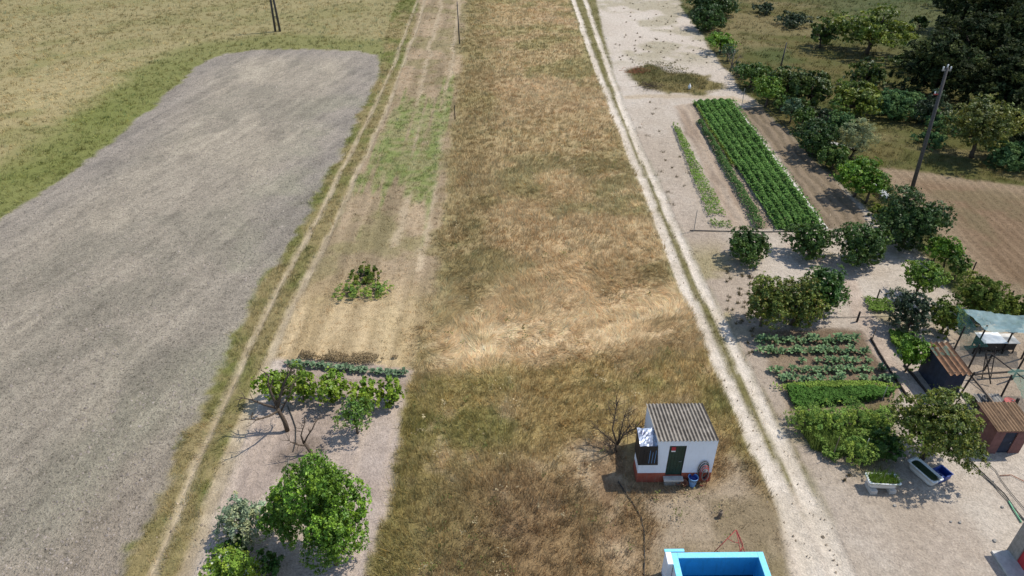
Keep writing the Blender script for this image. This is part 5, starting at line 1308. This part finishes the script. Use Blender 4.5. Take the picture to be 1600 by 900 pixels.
# odds and ends on the sand
q = P(1077, 139); t = thing('white_sack', (q[0], q[1], 0), 'upright white sack in the dull weeds above the cross path', 'sack')
MB().lathe([(.001, 0), (.15, .0), (.19, .15), (.17, .36), (.10, .46), (.05, .50), (.09, .58), (.001, .56)], 12).build('bag', 'whiteplast', t, True)
MB().lathe([(.055, .48), (.065, .50), (.055, .52)], 10).build('tie', 'hose_black', t, True)
def brush(px, py, r, n, col, label, seed):
    rs = np.random.default_rng(seed); q = P(px, py); mb = MB()
    for i in range(n):
        a = rs.uniform(0, 6.28); p = np.array([rs.normal(0, r * .5), rs.normal(0, r * .35), abs(rs.normal(0, .18))]); d = np.array([math.cos(a), math.sin(a), rs.normal(.15, .25)]) * rs.uniform(.3, .8)
        mb.tube([p - d * .5, p + rs.normal(0, .06, 3), p + d * .5], [.02, .015, .004], 4, False)
    o = mb.build('brush_pile', col, None); o.location = (q[0], q[1], .02); tag(o, label, 'brush')
brush(998, 112, 1.6, 160, 'terra', 'reddish heap of cut brush at the far end of the sandy bed', 3)
brush(1016, 136, 1.4, 150, 'bark', 'dark heap of cut brush left of the weed mound', 4)
def flat_stones(name, spots, label, mat):
    for i, (x, y, r) in enumerate(spots):
        rs = np.random.default_rng(i + 40); q = P(x, y); n = 8; mb = MB()
        ring = [(r * rs.uniform(.75, 1.2) * math.cos(k * 2 * math.pi / n), r * rs.uniform(.75, 1.2) * math.sin(k * 2 * math.pi / n)) for k in range(n)]
        V = [(a, b, -.05) for a, b in ring] + [(a * .85, b * .85, r * .45) for a, b in ring]; mb.add(V, [tuple(range(n))[::-1], tuple(range(n, 2 * n))] + [(k, (k + 1) % n, n + (k + 1) % n, n + k) for k in range(n)])
        o = mb.build(name, mat); o.location = (q[0], q[1], 0); tag(o, label[i], 'stone', 'loose stones in the yard')
flat_stones('stone', [(1552, 752, .06), (1566, 792, .07), (1554, 845, .09), (1486, 815, .06), (1500, 816, .07), (1398, 790, .08)],
            ['small stone beside the yard hoses', 'stone left of the green hose piece', 'pale stone in front of the store shadow', 'left stone of two in the open yard', 'right stone of two in the open yard', 'stone below the planted bathtub'], 'grey')

# ------------------------------------------------------------------ herbs in the dry field, loose stones on the roads
def field_forbs():
    rs = np.random.default_rng(21); Vs = []; Fs = []; Cs = []; off = 0
    n0 = 1500; y = 17 + 85 * rs.random(n0) ** 1.8; x = rs.uniform(-14, 20, n0)
    inb = np.zeros(len(x), bool)
    for rx0, rx1, ry0, ry1 in NOGRASS: inb |= (x > rx0) & (x < rx1) & (y > ry0) & (y < ry1)
    ok = ~inb & (poly_d(x, y, ROUGH) > .3) & (fbm(x, y, .3, 3, 5) > .47); x, y = x[ok], y[ok]
    for px_, py_ in zip(x, y):
        k = int(rs.integers(8, 22)); r = rs.uniform(.12, .45); pale = rs.random() < .35
        c = (A(196, 178, 140) if pale else A(108, 112, 62)) * rs.lognormal(0, .2)
        Pt = np.stack([px_ + rs.normal(0, r * .5, k), py_ + rs.normal(0, r * .5, k), rs.uniform(.12, .48, k)], 1)
        Nr = rs.normal(0, .5, (k, 3)); Nr[:, 2] += .8; Nr /= np.linalg.norm(Nr, axis=1)[:, None]
        V, F, C = leaf_quads(Pt, Nr, rs.uniform(.06, .16, k), rs.uniform(.03, .08, k), np.repeat(c[None], k, 0) * rs.lognormal(0, .2, k)[:, None], rs)
        Vs.append(V); Fs.append(F + off); Cs.append(C); off += len(V)
    tag(link('field_herbs', np_mesh('field_herbs', np.concatenate(Vs), np.concatenate(Fs), np.clip(np.concatenate(Cs), 0, .8)), 'leaf_soft'), 'scattered herbs and seed heads in the dry middle field', 'herbs', kind='stuff')
field_forbs()
def gravel():
    rs = np.random.default_rng(31); n = 5200
    y = 16 + 60 * rs.random(n) ** 1.9; x = rs.uniform(-22, 40, n)
    near = np.minimum(np.minimum(line_d(x, y, T_R1), line_d(x, y, T_R2)), np.minimum(line_d(x, y, T_L2), line_d(x, y, T_L1)))
    ok = (near < rs.exponential(.35, n) + .25) | ((poly_d(x, y, SAND) > .3) & (rs.random(n) < .30)) | ((poly_d(x, y, GARDEN) > .2) & (rs.random(n) < .25)) | ((poly_d(x, y, SHEDY) > 0) & (rs.random(n) < .4))
    x, y = x[ok], y[ok]; n = len(x); r = np.clip(rs.lognormal(-3.5, .5, n), .012, .09); a = rs.uniform(0, 6.28, n); V = np.empty((n, 5, 3))
    for i in range(4):
        t = a + i * math.pi / 2; rr = r * rs.uniform(.7, 1.3, n); V[:, i] = np.stack([x + np.cos(t) * rr, y + np.sin(t) * rr, np.full(n, -.10)], 1)
    V[:, 4] = np.stack([x, y, -.01 + r * rs.uniform(.3, .8, n)], 1)
    b = (np.arange(n) * 5)[:, None]; F = np.concatenate([b + np.array([[i, (i + 1) % 4, 4]]) for i in range(4)], 0)
    c = A(168, 152, 132) * rs.lognormal(-.1, .25, n)[:, None]
    tag(link('loose_gravel', np_mesh('loose_gravel', V.reshape(-1, 3), F, np.repeat(c, 5, 0), False, {'clod': np.full(n * 5, .2)}), 'ground'), 'loose small stones along the dirt road and yard', 'gravel', kind='stuff')
gravel()
